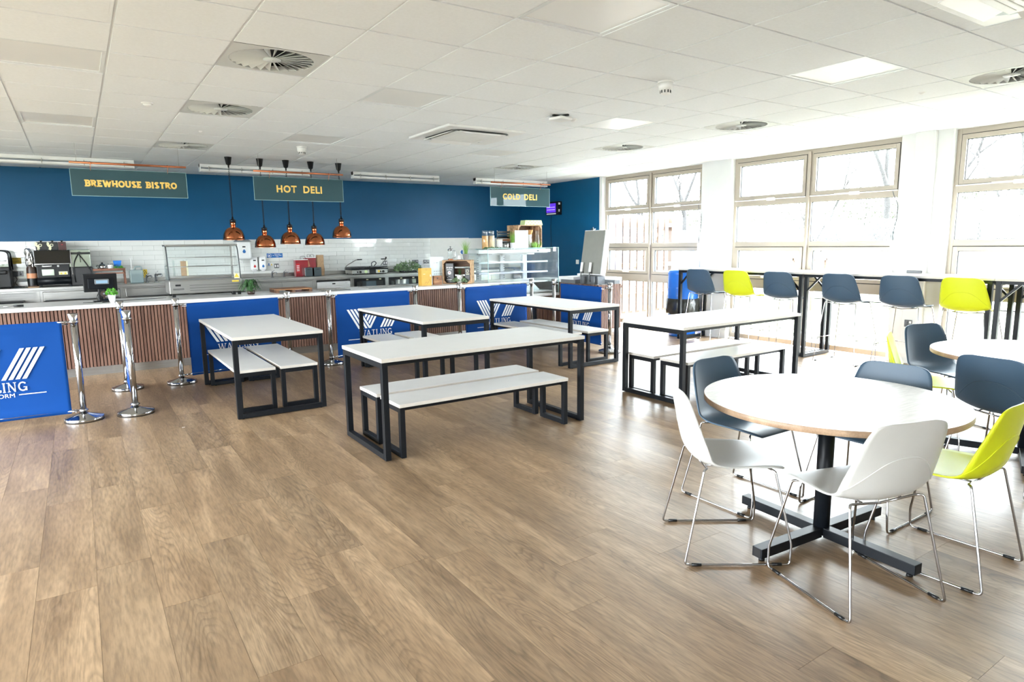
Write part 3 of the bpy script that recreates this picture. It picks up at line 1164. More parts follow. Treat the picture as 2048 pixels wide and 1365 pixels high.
# ================================================================== HANGING SIGNS
def hanging_sign(x0, lab, words, font):
    t = thing('hanging_sign', lab, 'sign', (x0, 9.05, 0), group='glass signs over the servery')
    pa = MB()
    pa.box(0, -.003, 2.11, 1.19, .003, 2.41)
    pa.build('panel', 'sign_glass', t)
    e = MB()
    e.box(-.004, -.0035, 2.106, 0, .0035, 2.414).box(1.19, -.0035, 2.106, 1.194, .0035, 2.414).box(0, -.0035, 2.106, 1.19, .0035, 2.110)
    e.box(0, -.0035, 2.410, 1.19, .0035, 2.413)
    e.build('edge', 'glass_edge', t)
    MB().rod((.0, -.02, 2.478), (1.195, -.02, 2.478), .0125, 14).build('pipe', 'copper_pipe', t)
    for xx in (.20, .99):
        k = MB()
        k.tube(fillet([(xx, -.020, 2.493), (xx + .01, -.036, 2.485), (xx, -.028, 2.44), (xx, -.012, 2.405), (xx, -.004, 2.395), (xx, .004, 2.40)], .01, 3), .003, 6)
        k.tube([(xx, -.020, 2.493), (xx, -.003, 2.478), (xx, -.020, 2.463)], .003, 6)
        k.build('hook', 'copper_pipe', t)
    for xx in (.07, 1.12):
        k = MB()
        k.rod((xx, -.02, 2.488), (xx, -.02, H), .0015, 5)
        k.rod((xx, -.02, 2.485), (xx, -.02, 2.502), .005, 8)
        k.build('wire', 'stainless', t)
    if font == 'slab':
        m = MB()
        (a, wd) = words[0][1:]
        slabtext(m, 'BREWHOUSE', (.13, -.0036, 2.213), (1, 0, 0), (0, 0, 1), .078, .575, .25, serif=.15, st=.17)
        slabtext(m, 'BISTRO', (.745, -.0036, 2.213), (1, 0, 0), (0, 0, 1), .078, .335, .25, serif=.15, st=.17)
        m.build('lettering', 'yellow_letter', t)
    else:
        for (wd_, a, width) in words:
            plaintext('lettering', wd_, 'yellow_letter', (a, -.0036, 2.212), (1, 0, 0), (0, 0, 1), .097, width, t, .035, spacing=1.12)
    return t


hanging_sign(.03, 'translucent hanging sign reading Brewhouse Bistro in yellow slab letters', [('BREWHOUSE BISTRO', .13, .93)], 'slab')
hanging_sign(2.015, 'translucent hanging sign reading Hot Deli, among the copper lamps', [('HOT', .285, .265), ('DELI', .638, .255)], 'plain')
hanging_sign(5.655, 'pale translucent hanging sign reading Cold Deli', [('COLD', .235, .345), ('DELI', .66, .265)], 'plain')

# ================================================================== COPPER HEAT LAMPS
lampdef = [(1.812, 1.597, 'copper heat lamp, leftmost of the five, hanging above the ribbed display case end'), (2.217, 1.490, 'copper heat lamp, second from the left, the lowest hanging'),
           (2.566, 1.533, 'copper heat lamp, middle of the five'), (2.914, 1.516, 'copper heat lamp, second from the right'), (3.324, 1.621, 'copper heat lamp, rightmost of the five and highest hanging')]
for (x, z, lab) in lampdef:
    t = thing('heat_lamp', lab, 'pendant lamp', (x, 9.52, 0), group='copper heat lamps over the hot deli')
    R0 = .139
    prof = [(R0 + .002, 0), (R0 + .002, .004)]
    for k in range(0, 13):
        a = k / 12 * PI / 2
        prof.append((max(.031, R0 * math.cos(a) ** .78), .004 + .170 * math.sin(a) ** 1.0))
    prof.append((.031, .178))
    outer = MB()
    outer.lathe(prof, 40, capb=False, capt=False)
    inner = [(r - .002, zz - .002) for (r, zz) in prof]
    outer.lathe(inner[::-1], 40, capb=False, capt=False)
    outer.build('shade', 'copper', t, (0, 0, z))
    MB().lathe([(.033, .176), (.033, .236), (.030, .240)], 24).build('neck', 'copper', t, (0, 0, z))
    c = MB()
    c.lathe([(.034, .240), (.034, .270), (.016, .276), (.012, .30), (.007, .315)], 20)
    for a in (0, PI):
        c.cbox((.036 * math.cos(a), .036 * math.sin(a), .235), (.004, .008, .075))
    c.build('cap', 'black_plastic', t, (0, 0, z))
    cup = MB()
    cup.lathe([(.014, 2.585), (.018, 2.592), (.030, 2.600), (.046, 2.692), (.048, 2.694)], 24)
    cup.lathe([(.010, 2.555), (.011, 2.588)], 12)
    cup.build('ceiling_cup', 'black_plastic', t)
    cord = MB()
    z0, z1 = z + .31, 2.558
    turns = 36
    pts = []
    for k in range(turns * 8 + 1):
        f = k / (turns * 8)
        # the coil is stretched near the top and tight near the shade
        zz = z1 + (z0 - z1) * (1 - (1 - f) ** 1.25)
        env = min(1, f * 12, (1 - f) * 12)
        pts.append((.009 * env * math.cos(2 * PI * turns * f), .009 * env * math.sin(2 * PI * turns * f), zz))
    cord.tube(pts, .0035, 5)
    cord.build('coil_cord', 'black_plastic', t)
    MB().lathe([(.0, .05), (.04, .06), (.045, .10), (.02, .15)], 16, capb=False).build('bulb', 'white_plastic', t, (0, 0, z))

# ================================================================== BENCHES AND TABLES
def frame_loop(mb, x, y0, y1, z0, z1, s):
    """upright rectangular loop in the y-z plane"""
    mb.box(x, y0, z0, x + s, y0 + s, z1)
    mb.box(x, y1 - s, z0, x + s, y1, z1)
    mb.box(x, y0 + s, z0, x + s, y1 - s, z0 + s)
    mb.box(x, y0 + s, z1 - s, x + s, y1 - s, z1)


def make_table(L_, W, Ht, th, s, lab, cat, name, group, rails=False):
    """long axis along x, origin at the centre of the footprint"""
    t = thing(name, lab, cat, group=group)
    m = MB()
    m.box(-L_ / 2, -W / 2, Ht - th, L_ / 2, W / 2, Ht)
    for i in range(len(m.f)):
        m.m[i] = 0 if i == 1 else 1
    top = m.build('tabletop' if cat == 'table' else 'seat', ['table_white', 'table_edge'], t, bevel=.0015)
    for sgn in (-1, 1):
        f = MB()
        x = -L_ / 2 + .004 if sgn < 0 else L_ / 2 - .004 - s
        frame_loop(f, x, -W / 2 + .004, W / 2 - .004, .006, Ht - th, s)
        f.build('leg_frame', 'black_metal', t, bevel=.0015)
    r = MB()
    for y in (-W / 2 + .03, W / 2 - .06):
        r.box(-L_ / 2 + s, y, Ht - th - .028, L_ / 2 - s, y + .03, Ht - th)
    r.build('rail', 'black_metal', t)
    ft = MB()
    for x in (-L_ / 2 + .024, L_ / 2 - .024):
        for y in (-W / 2 + .05, W / 2 - .05):
            ft.cyl((x, y, 0), .011, 0, .006, 10)
    ft.build('foot', 'black_plastic', t)
    return t


tdef = [('A', 1.434, 6.79, PI / 2, 'white rectangular table, the leftmost, with black frame legs'),
        ('B', 2.555, 4.482, 0, 'white rectangular table nearest the camera, set lengthways across the floor'),
        ('C', 3.22, 6.75, PI / 2, 'white rectangular table right behind the nearest one, end towards the camera'),
        ('D', 5.17, 6.82, PI / 2, 'white rectangular table in front of the rightmost blue banner'),
        ('E', 5.367, 4.315, 0, 'white rectangular table behind the blue chair, nearest the high window tables')]
first = None
for (k, x, y, rz, lab) in tdef:
    if first is None:
        first = make_table(1.8, .79, .73, .027, .042, lab, 'table', 'dining_table', 'white rectangular dining tables')
        first.location = (x, y, 0)
        first.rotation_euler = (0, 0, rz)
    else:
        dup(first, (x, y, 0), rz, lab)
bdef = [(1.262, 6.85, PI / 2, 'white bench at the leftmost table, the left of its two'), (1.652, 6.85, PI / 2, 'white bench at the leftmost table, the right of its two'),
        (2.52, 4.25, 0, 'white bench of the nearest table, the one closer to the camera'), (2.515, 4.655, 0, 'white bench of the nearest table, the one behind'),
        (3.01, 6.82, PI / 2, 'white bench of the table behind the nearest one, its left bench'), (3.43, 6.82, PI / 2, 'white bench of the table behind the nearest one, its right bench'),
        (4.945, 6.86, PI / 2, 'white bench before the rightmost banner, the left one of the pair'), (5.385, 6.86, PI / 2, 'white bench before the rightmost banner, the right one of the pair'),
        (5.30, 4.105, 0, 'white bench behind the round table, nearer of the pair'), (5.30, 4.53, 0, 'white bench behind the round table, farther of the pair')]
first = None
for (x, y, rz, lab) in bdef:
    if first is None:
        first = make_table(1.5, .345, .397, .025, .038, lab, 'bench', 'bench', 'white benches at the rectangular tables')
        first.location = (x, y, 0)
        first.rotation_euler = (0, 0, rz)
    else:
        dup(first, (x, y, 0), rz, lab)

# high tables along the windows
hp = None
for (y0, lab) in ((4.76, 'white-topped high table along the windows, the farthest'), (2.70, 'white-topped high table along the windows, the middle one'), (.64, 'white-topped high table along the windows, cut off by the right photo edge')):
    if hp is None:
        hp = thing('high_table', lab, 'high table', (7.60, y0, 0), group='high tables along the windows')
        m = MB()
        m.box(0, 0, 1.062, .60, 2.05, 1.088)
        for i in range(len(m.f)):
            m.m[i] = 0 if i == 1 else 1
        m.build('tabletop', ['table_white', 'table_edge'], hp, bevel=.0015)
        for y in (.010, 1.997):
            f = MB()
            s = .043
            f.box(.004, y, .006, .004 + s, y + s, 1.062).box(.596 - s, y, .006, .596, y + s, 1.062)
            f.box(.004 + s, y, .006, .596 - s, y + s, .006 + s).box(.004 + s, y, 1.062 - s, .596 - s, y + s, 1.062)
            f.build('leg_frame', 'black_metal', hp, bevel=.0015)
        r = MB()
        r.box(.01, .05, 1.03, .04, 2.0, 1.062).box(.56, .05, 1.03, .59, 2.0, 1.062)
        r.build('rail', 'black_metal', hp)
        for x in (.025, .575):
            b = MB()
            b.bar((x, .05, .86), (x, .22, 1.04), .022)
            b.bar((x, 2.00, .86), (x, 1.83, 1.04), .022)
            b.build('brace', 'black_metal', hp)
    else:
        dup(hp, (7.60, y0, 0), 0, lab)

# round tables
def round_table(x, y, r, lab, arm_rot):
    t = thing('round_table', lab, 'table', (x, y, 0), rz=arm_rot, group='round pedestal tables')
    n = 96
    m = MB()
    m.lathe([(r - .0015, .702), (r, .7035), (r, .7285), (r - .0015, .730)], n)
    m.m = [0] * len(m.f)
    m.m[-1] = 1
    m.build('tabletop', ['birch_edge', 'round_top'], t)
    MB().lathe([(.038, .03), (.038, .69)], 28).build('column', 'black_metal', t)
    MB().lathe([(.04, .68), (.15, .685), (.15, .702)], 28).build('top_plate', 'black_metal', t)
    for k in range(4):
        a = MB()
        a.box(.030, -.0275, .022, .475, .0275, .070)
        o = a.build('base_arm', 'black_metal', t, rot=(0, 0, k * PI / 2), bevel=.002)
        e = MB()
        e.box(.4751, -.020, .028, .4756, .020, .064)
        e.build('open_end', 'felt_black', o)
        f = MB()
        f.lathe([(.014, 0), (.014, .010), (.006, .012), (.006, .022)], 12, (.44, 0, 0))
        f.build('foot', 'black_plastic', o)
    return t


round_table(3.0, 1.705, .588, 'round white table with birch edge and black cross base, in the right foreground', math.radians(-4))
round_table(5.27, 1.60, .590, 'round white table cut off by the right photo edge', math.radians(20))

# ================================================================== SHELL CHAIRS
def shell_mesh(dz=0.0, seatc=0):
    """moulded shell: columns along the profile from seat front to back top, rows across"""
    st = [(.232, .437, .150, .000), (.224, .452, .178, .000), (.195, .4605, .196, .001), (.13, .462, .206, .006), (.06, .457, .214, .013), (-.01, .450, .221, .022),
          (-.07, .446, .227, .032), (-.120, .452, .232, .042), (-.158, .470, .235, .050), (-.182, .500, .235, .055), (-.196, .538, .232, .055), (-.206, .580, .227, .050),
          (-.214, .625, .220, .042), (-.221, .668, .212, .033), (-.227, .708, .204, .025), (-.232, .743, .196, .018), (-.235, .770, .184, .012), (-.237, .786, .166, .008), (-.238, .795, .136, .005), (-.2385, .799, .098, .003)]
    # resample smoothly with Catmull-Rom
    P = []
    for i in range(len(st) - 1):
        p0, p1, p2, p3 = st[max(0, i - 1)], st[i], st[i + 1], st[min(len(st) - 1, i + 2)]
        for k in range(2):
            t = k / 2
            P.append(tuple(.5 * (2 * p1[c] + (p2[c] - p0[c]) * t + (2 * p0[c] - 5 * p1[c] + 4 * p2[c] - p3[c]) * t * t + (3 * p1[c] - p0[c] - 3 * p2[c] + p3[c]) * t ** 3) for c in range(4)))
    P.append(st[-1])
    nu, nv = len(P), 19
    pts, nor = [], []
    for i in range(nu):
        a, b = P[max(0, i - 1)], P[min(nu - 1, i + 1)]
        tx, tz = b[0] - a[0], b[1] - a[1]
        l = math.hypot(tx, tz)
        # side that faces the sitter: up for the seat, forward for the back
        nx, nz = (-tz / l, tx / l)
        if nz < 0 or (abs(nz) < .3 and nx < 0):
            nx, nz = -nx, -nz
        row = []
        for j in range(nv):
            v = -1 + 2 * j / (nv - 1)
            y = P[i][2] * v
            lift = P[i][3] * abs(v) ** 2.3
            row.append(Vector((P[i][0] + nx * lift, y, P[i][1] + nz * lift + dz)))
        pts.append(row)
    N_ = []
    for i in range(nu):
        row = []
        for j in range(nv):
            du = pts[min(nu - 1, i + 1)][j] - pts[max(0, i - 1)][j]
            dv = pts[i][min(nv - 1, j + 1)] - pts[i][max(0, j - 1)]
            n = dv.cross(du)
            if n.length < 1e-9:
                n = Vector((0, 0, 1))
            n.normalize()
            if n.z < 0 and i < nu * .4 or n.x < 0 and i >= nu * .45:
                n = -n
            row.append(n)
        N_.append(row)
    m = MB()
    m.sm = True
    th = .0075
    vs = [p for r in pts for p in r] + [pts[i][j] - N_[i][j] * th for i in range(nu) for j in range(nv)]
    o = nu * nv
    fs = []
    for i in range(nu - 1):
        for j in range(nv - 1):
            a, b, c, d = i * nv + j, i * nv + j + 1, (i + 1) * nv + j + 1, (i + 1) * nv + j
            fs.append((a, b, c, d))
            fs.append((o + a, o + d, o + c, o + b))
    ring = [j for j in range(nv)] + [i * nv + nv - 1 for i in range(1, nu)] + [(nu - 1) * nv + j for j in range(nv - 2, -1, -1)] + [i * nv for i in range(nu - 2, 0, -1)]
    for k in range(len(ring)):
        a, b = ring[k], ring[(k + 1) % len(ring)]
        fs.append((a, o + a, o + b, b))
    m._a(vs, fs)
    # raised arch line on the outside of the back, running down to the seat sides
    arch = []
    for k in range(41):
        f = -1 + 2 * k / 40
        # height along the profile as a function of the side position
        ii = (nu - 1) * (.665 - .235 * abs(f) ** 2.6)
        i0 = int(ii)
        fr_ = ii - i0
        jj = (nv - 1) * (.5 + .5 * f * .985)
        j0 = min(nv - 2, int(jj))
        fj = jj - j0
        g = lambda A: (A[i0][j0] * (1 - fj) + A[i0][j0 + 1] * fj) * (1 - fr_) + (A[min(nu - 1, i0 + 1)][j0] * (1 - fj) + A[min(nu - 1, i0 + 1)][j0 + 1] * fj) * fr_
        arch.append(g(pts) - g(N_) * (th + .0004))
    m.tube(arch, .0028, 5)
    return m


def chair(kind, lab, loc, rz, colour, group):
    t = thing('bar_stool' if kind == 'stool' else 'dining_chair', lab, 'bar stool' if kind == 'stool' else 'chair', loc, rz, group)
    dz = .290 if kind == 'stool' else 0
    shell_mesh(dz).build('seat_shell', colour, t)
    r = .0055
    f = MB()
    zs = .436 + dz
    if kind == 'stool':
        fx, rx, hw = .245, -.235, .255
    else:
        fx, rx, hw = .243, -.243, .243
    for s in (-1, 1):
        f.tube(fillet([(.150, .0, zs - .006), (.165, s * .165, zs + .004), (.178, s * .188, zs + .002), (fx + .004, s * (hw - .004), .10 if kind != 'stool' else .3), (fx, s * hw, .0065), (rx, s * hw, .0065),
                       (-.150, s * .190, zs + .012), (-.130, s * .165, zs + .008), (-.115, 0, zs - .012)], .022, 5), r, 8)
    f.build('frame', 'chrome', t)
    k = MB()
    for s in (-1, 1):
        k.rod((.14, s * .10, zs + .008), (-.12, s * .10, zs + .003), r * .8, 6)
    k.build('seat_support', 'chrome', t)
    if kind == 'stool':
        b = MB()
        z = .30
        u = z / zs
        fx2, rx2, hw2 = fx + (.178 - fx) * u, rx + (-.150 - rx) * u, hw + (.19 - hw) * u
        b.rod((fx2, -hw2, z), (fx2, hw2, z), .005, 6)
        b.rod((fx2, -hw2, z), (rx2, -hw2, z), .005, 6)
        b.rod((fx2, hw2, z), (rx2, hw2, z), .005, 6)
        b.build('footrest', 'chrome', t)
    gm = MB()
    gm.tube([(-.022, 0, .0075), (.022, 0, .0075)], .0076, 10)
    g0 = None
    for s in (-1, 1):
        for x in (fx - .06, rx + .055):
            if g0 is None:
                g0 = gm.build('glide', 'black_plastic', t, (x, s * hw, 0))
            else:
                piece(g0, t, (x, s * hw, 0))
    return t


CH = 'shell chairs around the round tables'
a1 = chair('chair', 'white shell chair on the left of the front round table, facing right', (2.557, 1.965, 0), math.radians(-34.8), 'shell_white', CH)
dup(a1, (2.684, 1.373, 0), math.radians(73), 'white shell chair nearest the camera, its back towards us')
c1 = chair('chair', 'lime green shell chair at the right of the front round table', (3.262, 1.258, 0), math.radians(92), 'shell_lime', CH)
d1 = chair('chair', 'dark blue shell chair behind the front round table, its seat facing the camera', (3.145, 2.289, 0), math.radians(-90), 'shell_blue', CH)
dup(d1, (3.55, 1.775, 0), math.radians(180), 'dark blue shell chair pushed under the front round table, only its back top showing')
dup(d1, (4.65, 1.51, 0), math.radians(-8), 'dark blue shell chair with its back to the camera, at the right photo edge')
dup(d1, (5.66, 2.28, 0), math.radians(-108), 'dark blue shell chair at the far side of the right-hand round table')
dup(c1, (5.06, 2.18, 0), math.radians(-68), 'lime green shell chair seen edge-on behind the round tables')
SG = 'bar stools at the high window tables'
s1 = chair('stool', 'blue-grey bar stool at the farthest high table, the leftmost stool', (7.72, 6.36, 0), math.radians(4), 'shell_blue', SG)
s2 = chair('stool', 'lime bar stool second from the left, in front of the window pier', (7.72, 5.70, 0), math.radians(2), 'shell_lime', SG)
dup(s1, (7.72, 5.06, 0), math.radians(3), 'blue-grey bar stool just right of the left lime stool')
dup(s1, (7.72, 4.24, 0), 0, 'blue-grey bar stool directly right of the paired table legs')
dup(s1, (7.72, 3.555, 0), math.radians(1), 'blue-grey bar stool between a blue-grey and the right lime stool')
dup(s2, (7.72, 2.93, 0), math.radians(-1), 'lime bar stool rightmost, nearest the right photo edge')

# ================================================================== QUEUE BARRIERS
def post(x, y, lab, dirs, h=.95):
    t = thing('barrier_post', lab, 'barrier post', (x, y, 0), group='chrome queue barrier posts')
    b = MB()
    b.lathe([(.150, .004), (.152, .008), (.152, .030), (.147, .034), (.045, .060), (.040, .066)], 44)
    b.build('base', 'chrome', t)
    MB().lathe([(.153, 0), (.153, .006)], 40).build('rubber_ring', 'black_plastic', t)
    MB().lathe([(.0255, .060), (.0255, .885)], 28).build('pole', 'chrome', t)
    MB().lathe([(.029, .885), (.028, .890), (.040, h - .004), (.036, h)], 32).build('head', 'chrome', t)
    for z in (.878, .090):
        c = MB()
        c.lathe([(.030, z - .010), (.032, z - .009), (.032, z + .009), (.030, z + .010)], 24)
        c.lathe([(.040, z - .002), (.040, z + .002)], 24)
        for a in dirs:
            dx, dy = math.cos(a), math.sin(a)
            c.rod((.03 * dx, .03 * dy, z), (.115 * dx, .115 * dy, z), .008, 10)
            c.rod((.055 * dx, .055 * dy, z - .016), (.055 * dx, .055 * dy, z + .012), .006, 8)
        c.build('banner_bracket', 'chrome', t)
    return t


BG = 'blue printed queue banners'


def banner(p, q, lab, z0=.070, z1=.888, logo=True, lz=0.0, inset=.085):
    p, q = Vector((p[0], p[1], 0)), Vector((q[0], q[1], 0))
    L_ = (q - p).length
    rz = math.atan2(q.y - p.y, q.x - p.x)
    W = L_ - 2 * inset
    t = thing('queue_banner', lab, 'banner', p, rz, BG)
    m = MB()
    m.sm = True
    nu, nv = 40, 22
    ph = random.uniform(0, 6)

    def dy(u, v):
        top = max(0, v - .55) / .45
        return .0045 * math.sin(u * 21 + ph) * top * (1 - top) * 2.2 + .004 * math.sin(u * 4.4 + ph * 2) * math.sin(v * PI) + .002 * math.sin(u * 9 + ph)
    fr, bk = [], []
    for i in range(nu + 1):
        for j in range(nv + 1):
            u, v = i / nu, j / nv
            x = inset + W * u
            z = z0 + (z1 - z0) * v
            k = dy(u, v) * (0.25 if v > .93 or v < .07 else 1)
            # pockets sewn round the top and bottom rails
            bulge = .009 * math.sqrt(max(0, 1 - ((v - .965) / .035) ** 2)) if v > .93 else (.006 * math.sqrt(max(0, 1 - ((v - .04) / .04) ** 2)) if v < .08 else 0)
            fr.append((x, k - .0012 - bulge, z))
            bk.append((x, k + .0012 + bulge, z))
    n = (nu + 1) * (nv + 1)
    fs = []
    for i in range(nu):
        for j in range(nv):
            a = i * (nv + 1) + j
            fs.append((a, a + nv + 1, a + nv + 2, a + 1))
            fs.append((n + a, n + a + 1, n + a + nv + 2, n + a + nv + 1))
    for i in range(nu):
        a = i * (nv + 1)
        fs.append((a, n + a, n + a + nv + 1, a + nv + 1))
        a += nv
        fs.append((a, a + nv + 1, n + a + nv + 1, n + a))
    for j in range(nv):
        fs.append((j, j + 1, n + j + 1, n + j))
        a = nu * (nv + 1) + j
        fs.append((a, n + a, n + a + 1, a + 1))
    m._a(fr + bk, fs)
    m.build('cloth', 'banner_blue', t)
    hem = MB()
    hem.sm = True
    zt = z1 - (z1 - z0) * .075
    pts = []
    for i in range(nu + 1):
        x = inset + W * i / nu
        k = dy(i / nu, .92)
        pts.append((x, k - .0016, zt))
    hem.tube(pts, .0012, 4)
    hem.build('hem_seam', 'banner_blue', t)
    r = MB()
    for z in (z1 - .029, z0 + .025):
        r.rod((inset - .045, 0, z), (L_ - inset + .045, 0, z), .0055, 10)
    r.build('rail', 'chrome', t)
    if logo:
        yo = -.0085
        g = MB()
        cx = L_ / 2 - .505
        def st(xt, zt_, xb, zb, wd=.030):
            A = (cx + xt, yo, zt_)
            B_ = (cx + xt + wd, yo, zt_)
            C_ = (cx + xb + wd, yo, zb)
            D_ = (cx + xb, yo, zb)
            g._a([A, D_, C_, B_], [(0, 1, 2, 3)])
        ZT, ZB = .682 + lz, .422 + lz
        sl = .148
        for k in range(4):
            st(.128 + .047 * k, ZT, .128 + .047 * k + sl, ZB)
        # middle strokes lean right; the inner ones stop at the fourth left stroke
        xe = .128 + .047 * 3 + .030            # right edge of the fourth stroke at the top
        for k in range(4):
            xb = .128 + .047 * 3 + sl - .047 * (3 - k)
            xt = xb + sl
            if k == 3:
                st(xt, ZT, xb, ZB)
            else:
                # where this stroke's left edge meets that edge
                f0 = (xt - (xe + .012)) / (2 * sl)
                f1 = (xt + .030 - (xe + .012)) / (2 * sl)
                A = (cx + xt, yo, ZT)
                B_ = (cx + xt + .030, yo, ZT)
                C_ = (cx + xt + .030 - f1 * sl, yo, ZT - (ZT - ZB) * f1)
                D_ = (cx + xt - f0 * sl, yo, ZT - (ZT - ZB) * f0)
                g._a([A, D_, C_, B_], [(0, 1, 2, 3)])
        for k in range(4):
            st(.575 + .047 * k + sl, ZT, .575 + .047 * k, ZB)
        slabtext(g, 'WATLING', (cx + .285, yo, .318 + lz), (1, 0, 0), (0, 0, 1), .080, .465, .13, thin=.07, serif=.13, st=.065)
        g.box(cx + .135, yo - .0005, .285 + lz, cx + .325, yo, .292 + lz)
        g.box(cx + .680, yo - .0005, .285 + lz, cx + .870, yo, .292 + lz)
        g.build('emblem', 'banner_print', t)
        plaintext('caption', 'SIXTH FORM', 'banner_print', (cx + .352, yo, .270 + lz), (1, 0, 0), (0, 0, 1), .034, .300, t, .0)
    return t


R0 = [(-1.30, 6.80), (-.075, 6.75), (.322, 6.72), (.330, 7.97), (.855, 7.95), (2.10, 8.12), (2.59, 8.05), (3.80, 8.07), (4.46, 8.02), (5.79, 8.12), (6.07, 7.92), (5.96, 6.53)]
def az(a, b):
    return math.atan2(R0[b][1] - R0[a][1], R0[b][0] - R0[a][0])
post(*R0[1], 'chrome barrier post at the right end of the large blue banner in the left foreground', [az(1, 0)])
post(*R0[2], 'chrome barrier post, the nearer of two in a line, seen before a banner edge', [az(2, 3)])
post(*R0[3], 'chrome barrier post, the farther of two in a line, near the slatted counter', [az(3, 2)])
post(*R0[4], 'chrome barrier post left of the banner behind the leftmost table', [az(4, 5)])
post(*R0[5], 'chrome barrier post right of the banner behind the leftmost table', [az(5, 4)])
post(*R0[6], 'chrome barrier post left of the middle banner', [az(6, 7)])
post(*R0[7], 'chrome barrier post right of the middle banner', [az(7, 6)])
post(*R0[8], 'chrome barrier post left of the banner below the wooden crate', [az(8, 9)])
post(*R0[9], 'chrome barrier post in front of the cold display case, left of its pair', [az(9, 8)])
post(*R0[10], 'chrome barrier post at the far end of the rightmost banner', [az(10, 11)])
post(*R0[11], 'chrome barrier post at the near end of the rightmost banner, by the window', [az(11, 10)])
banner(R0[0], R0[1], 'blue banner with white stripes, cut off by the left photo edge')
banner(R0[3], R0[2], 'blue banner seen edge-on between two chrome posts', logo=True)
banner(R0[4], R0[5], 'blue banner with white stripes behind the leftmost white table', inset=.11)
banner(R0[6], R0[7], 'blue banner with white stripes in the middle of the servery front', inset=.09)
banner(R0[8], R0[9], 'blue banner with white stripes below the wooden crate', inset=.10)
banner(R0[10], R0[11], 'blue banner with white stripes, rightmost, standing side-on by the windows', inset=.19, lz=-.035)

# ================================================================== FRONT SERVERY COUNTER
CY = 9.04
cn = thing('servery_counter', 'long slatted servery counter with thick white top and steel plinth', 'counter', (0, CY, 0))
m = MB()
m.box(-2.6, 0, .808, 5.60, .86, .853).box(7.08, 0, .808, 7.44, .86, .853).box(5.60, .80, .808, 7.08, .86, .853)
m.build('worktop', 'counter_white', cn, bevel=.004)
m = MB()
m.box(-2.6, .075, .10, 5.60, .80, .808).box(5.60, .075, .10, 7.08, .80, .575).box(7.08, .075, .10, 7.40, .80, .808)
m.build('body', 'felt_black', cn)
m = MB()
m.box(-2.6, .090, 0, 1.02, .10, .100).box(1.023, .090, 0, 4.1, .10, .100).box(4.103, .090, 0, 7.38, .10, .100)
m.build('plinth', 'stainless', cn)
sm_ = MB().box(0, .050, .104, .0265, .075, .806)
sh_ = MB().box(0, .050, .104, .0265, .075, .570)
sl0 = sl1 = None
x = -1.25
pitch = .0362
nsl = 0
while x < 7.38:
    short = 5.59 < x < 7.08
    if short:
        if sl1 is None:
            sl1 = sh_.build('slat', 'slat_wood', cn, (x, 0, 0))
        else:
            piece(sl1, cn, (x, 0, 0))
    else:
        if sl0 is None:
            sl0 = sm_.build('slat', 'slat_wood', cn, (x, 0, 0))
        else:
            piece(sl0, cn, (x, 0, 0))
    x += pitch
er = MB()
x = -2.58
while x < -1.28:
    er.box(x, .050, .104, x + .0265, .075, .806)
    x += pitch
er.build('slat', 'slat_wood', cn, kind='stuff')
m = MB()
for k in range(14):
    m.box(7.401, .10 + k * .05, .104, 7.42, .10 + k * .05 + .036, .806)
m.build('end_slats', 'slat_wood', cn, kind='stuff')

# ================================================================== COLD DISPLAY CASE
cc = thing('cold_display_case', 'large glass cold display case with shelves set into the counter', 'display case', (5.60, 9.06, 0))
m = MB()
m.box(0, .02, .578, 1.48, .80, .622)
m.build('base_ledge', 'case_white', cc, bevel=.004)
m = MB()
m.box(.02, .10, .622, 1.46, .78, .64)
m.build('deck', 'stainless', cc)
m = MB()
m.box(.0, .30, 1.335, 1.50, .85, 1.395)
m.build('canopy', 'case_white', cc, bevel=.006)
m = MB()
m.box(.02, .34, 1.325, 1.46, .38, 1.335)
m.build('light_strip', 'white_plastic', cc)
MB().box(0, .02, .625, .008, .83, 1.42).build('side_glass', 'clear_glass', cc)
MB().box(1.455, .02, .625, 1.463, .83, 1.42).build('side_glass', 'clear_glass', cc)
m = MB()
m.box(.008, .02, .625, 1.455, .028, 1.42)
m.build('front_glass', 'clear_glass_b', cc)
m = MB()
m.box(-.004, .008, 1.405, 1.467, .40, 1.413)
m.build('top_glass', 'clear_glass_b', cc)
m = MB()
for x in (-.002, 1.459):
    m.box(x, .014, .625, x + .007, .020, 1.42)
m.box(-.002, .012, 1.414, 1.466, .018, 1.421).box(-.002, .40, 1.398, 1.466, .41, 1.412)
m.build('glass_edge', 'glass_edge', cc)
for (z, a, b) in ((1.165, .01, 'acrylic_frost'), (.985, .02, 'shelf_lilac'), (.81, .0, 'case_white')):
    s_ = MB()
    s_.box(.02, .36, z, 1.47, .76, z + .012)
    s_.box(.02, .345, z - .006, 1.47, .362, z + .022)
    s_.build('shelf', b, cc, bevel=.002)
m = MB()
for x in (.25, .745, 1.24):
    m.box(x, .80, .63, x + .09, .84, 1.34)
m.box(.0, .80, 1.29, 1.50, .84, 1.34).box(0, .80, .62, 1.5, .84, .67)
m.build('rear_frame', 'case_white', cc, bevel=.003)
m = MB()
for x in (.26, .275, .81, .825):
    for k in range(14):
        m.box(x, .797, .72 + .04 * k, x + .006, .80, .735 + .04 * k)
m.build('bracket_slot', 'gasket', cc)
m = MB()
m.box(.34, .815, .67, .745, .82, 1.29).box(.835, .815, .67, 1.24, .82, 1.29)
m.build('rear_door', 'clear_glass', cc)
m = MB()
m.box(.005, .365, 1.32, .30, .372, 1.40)
m.build('control_plate', 'steel_dark', cc)
m = MB()
m.box(1.20, .298, 1.352, 1.24, .300, 1.372)
m.build('brand_plate', 'grey_plastic', cc)
m = MB()
m.box(1.34, .01, 1.35, 1.40, .018, 1.425)
m.build('tag', 'white_plastic', cc, bevel=.003)
m = MB()
m.box(.85, .12, .645, 1.42, .55, .665)
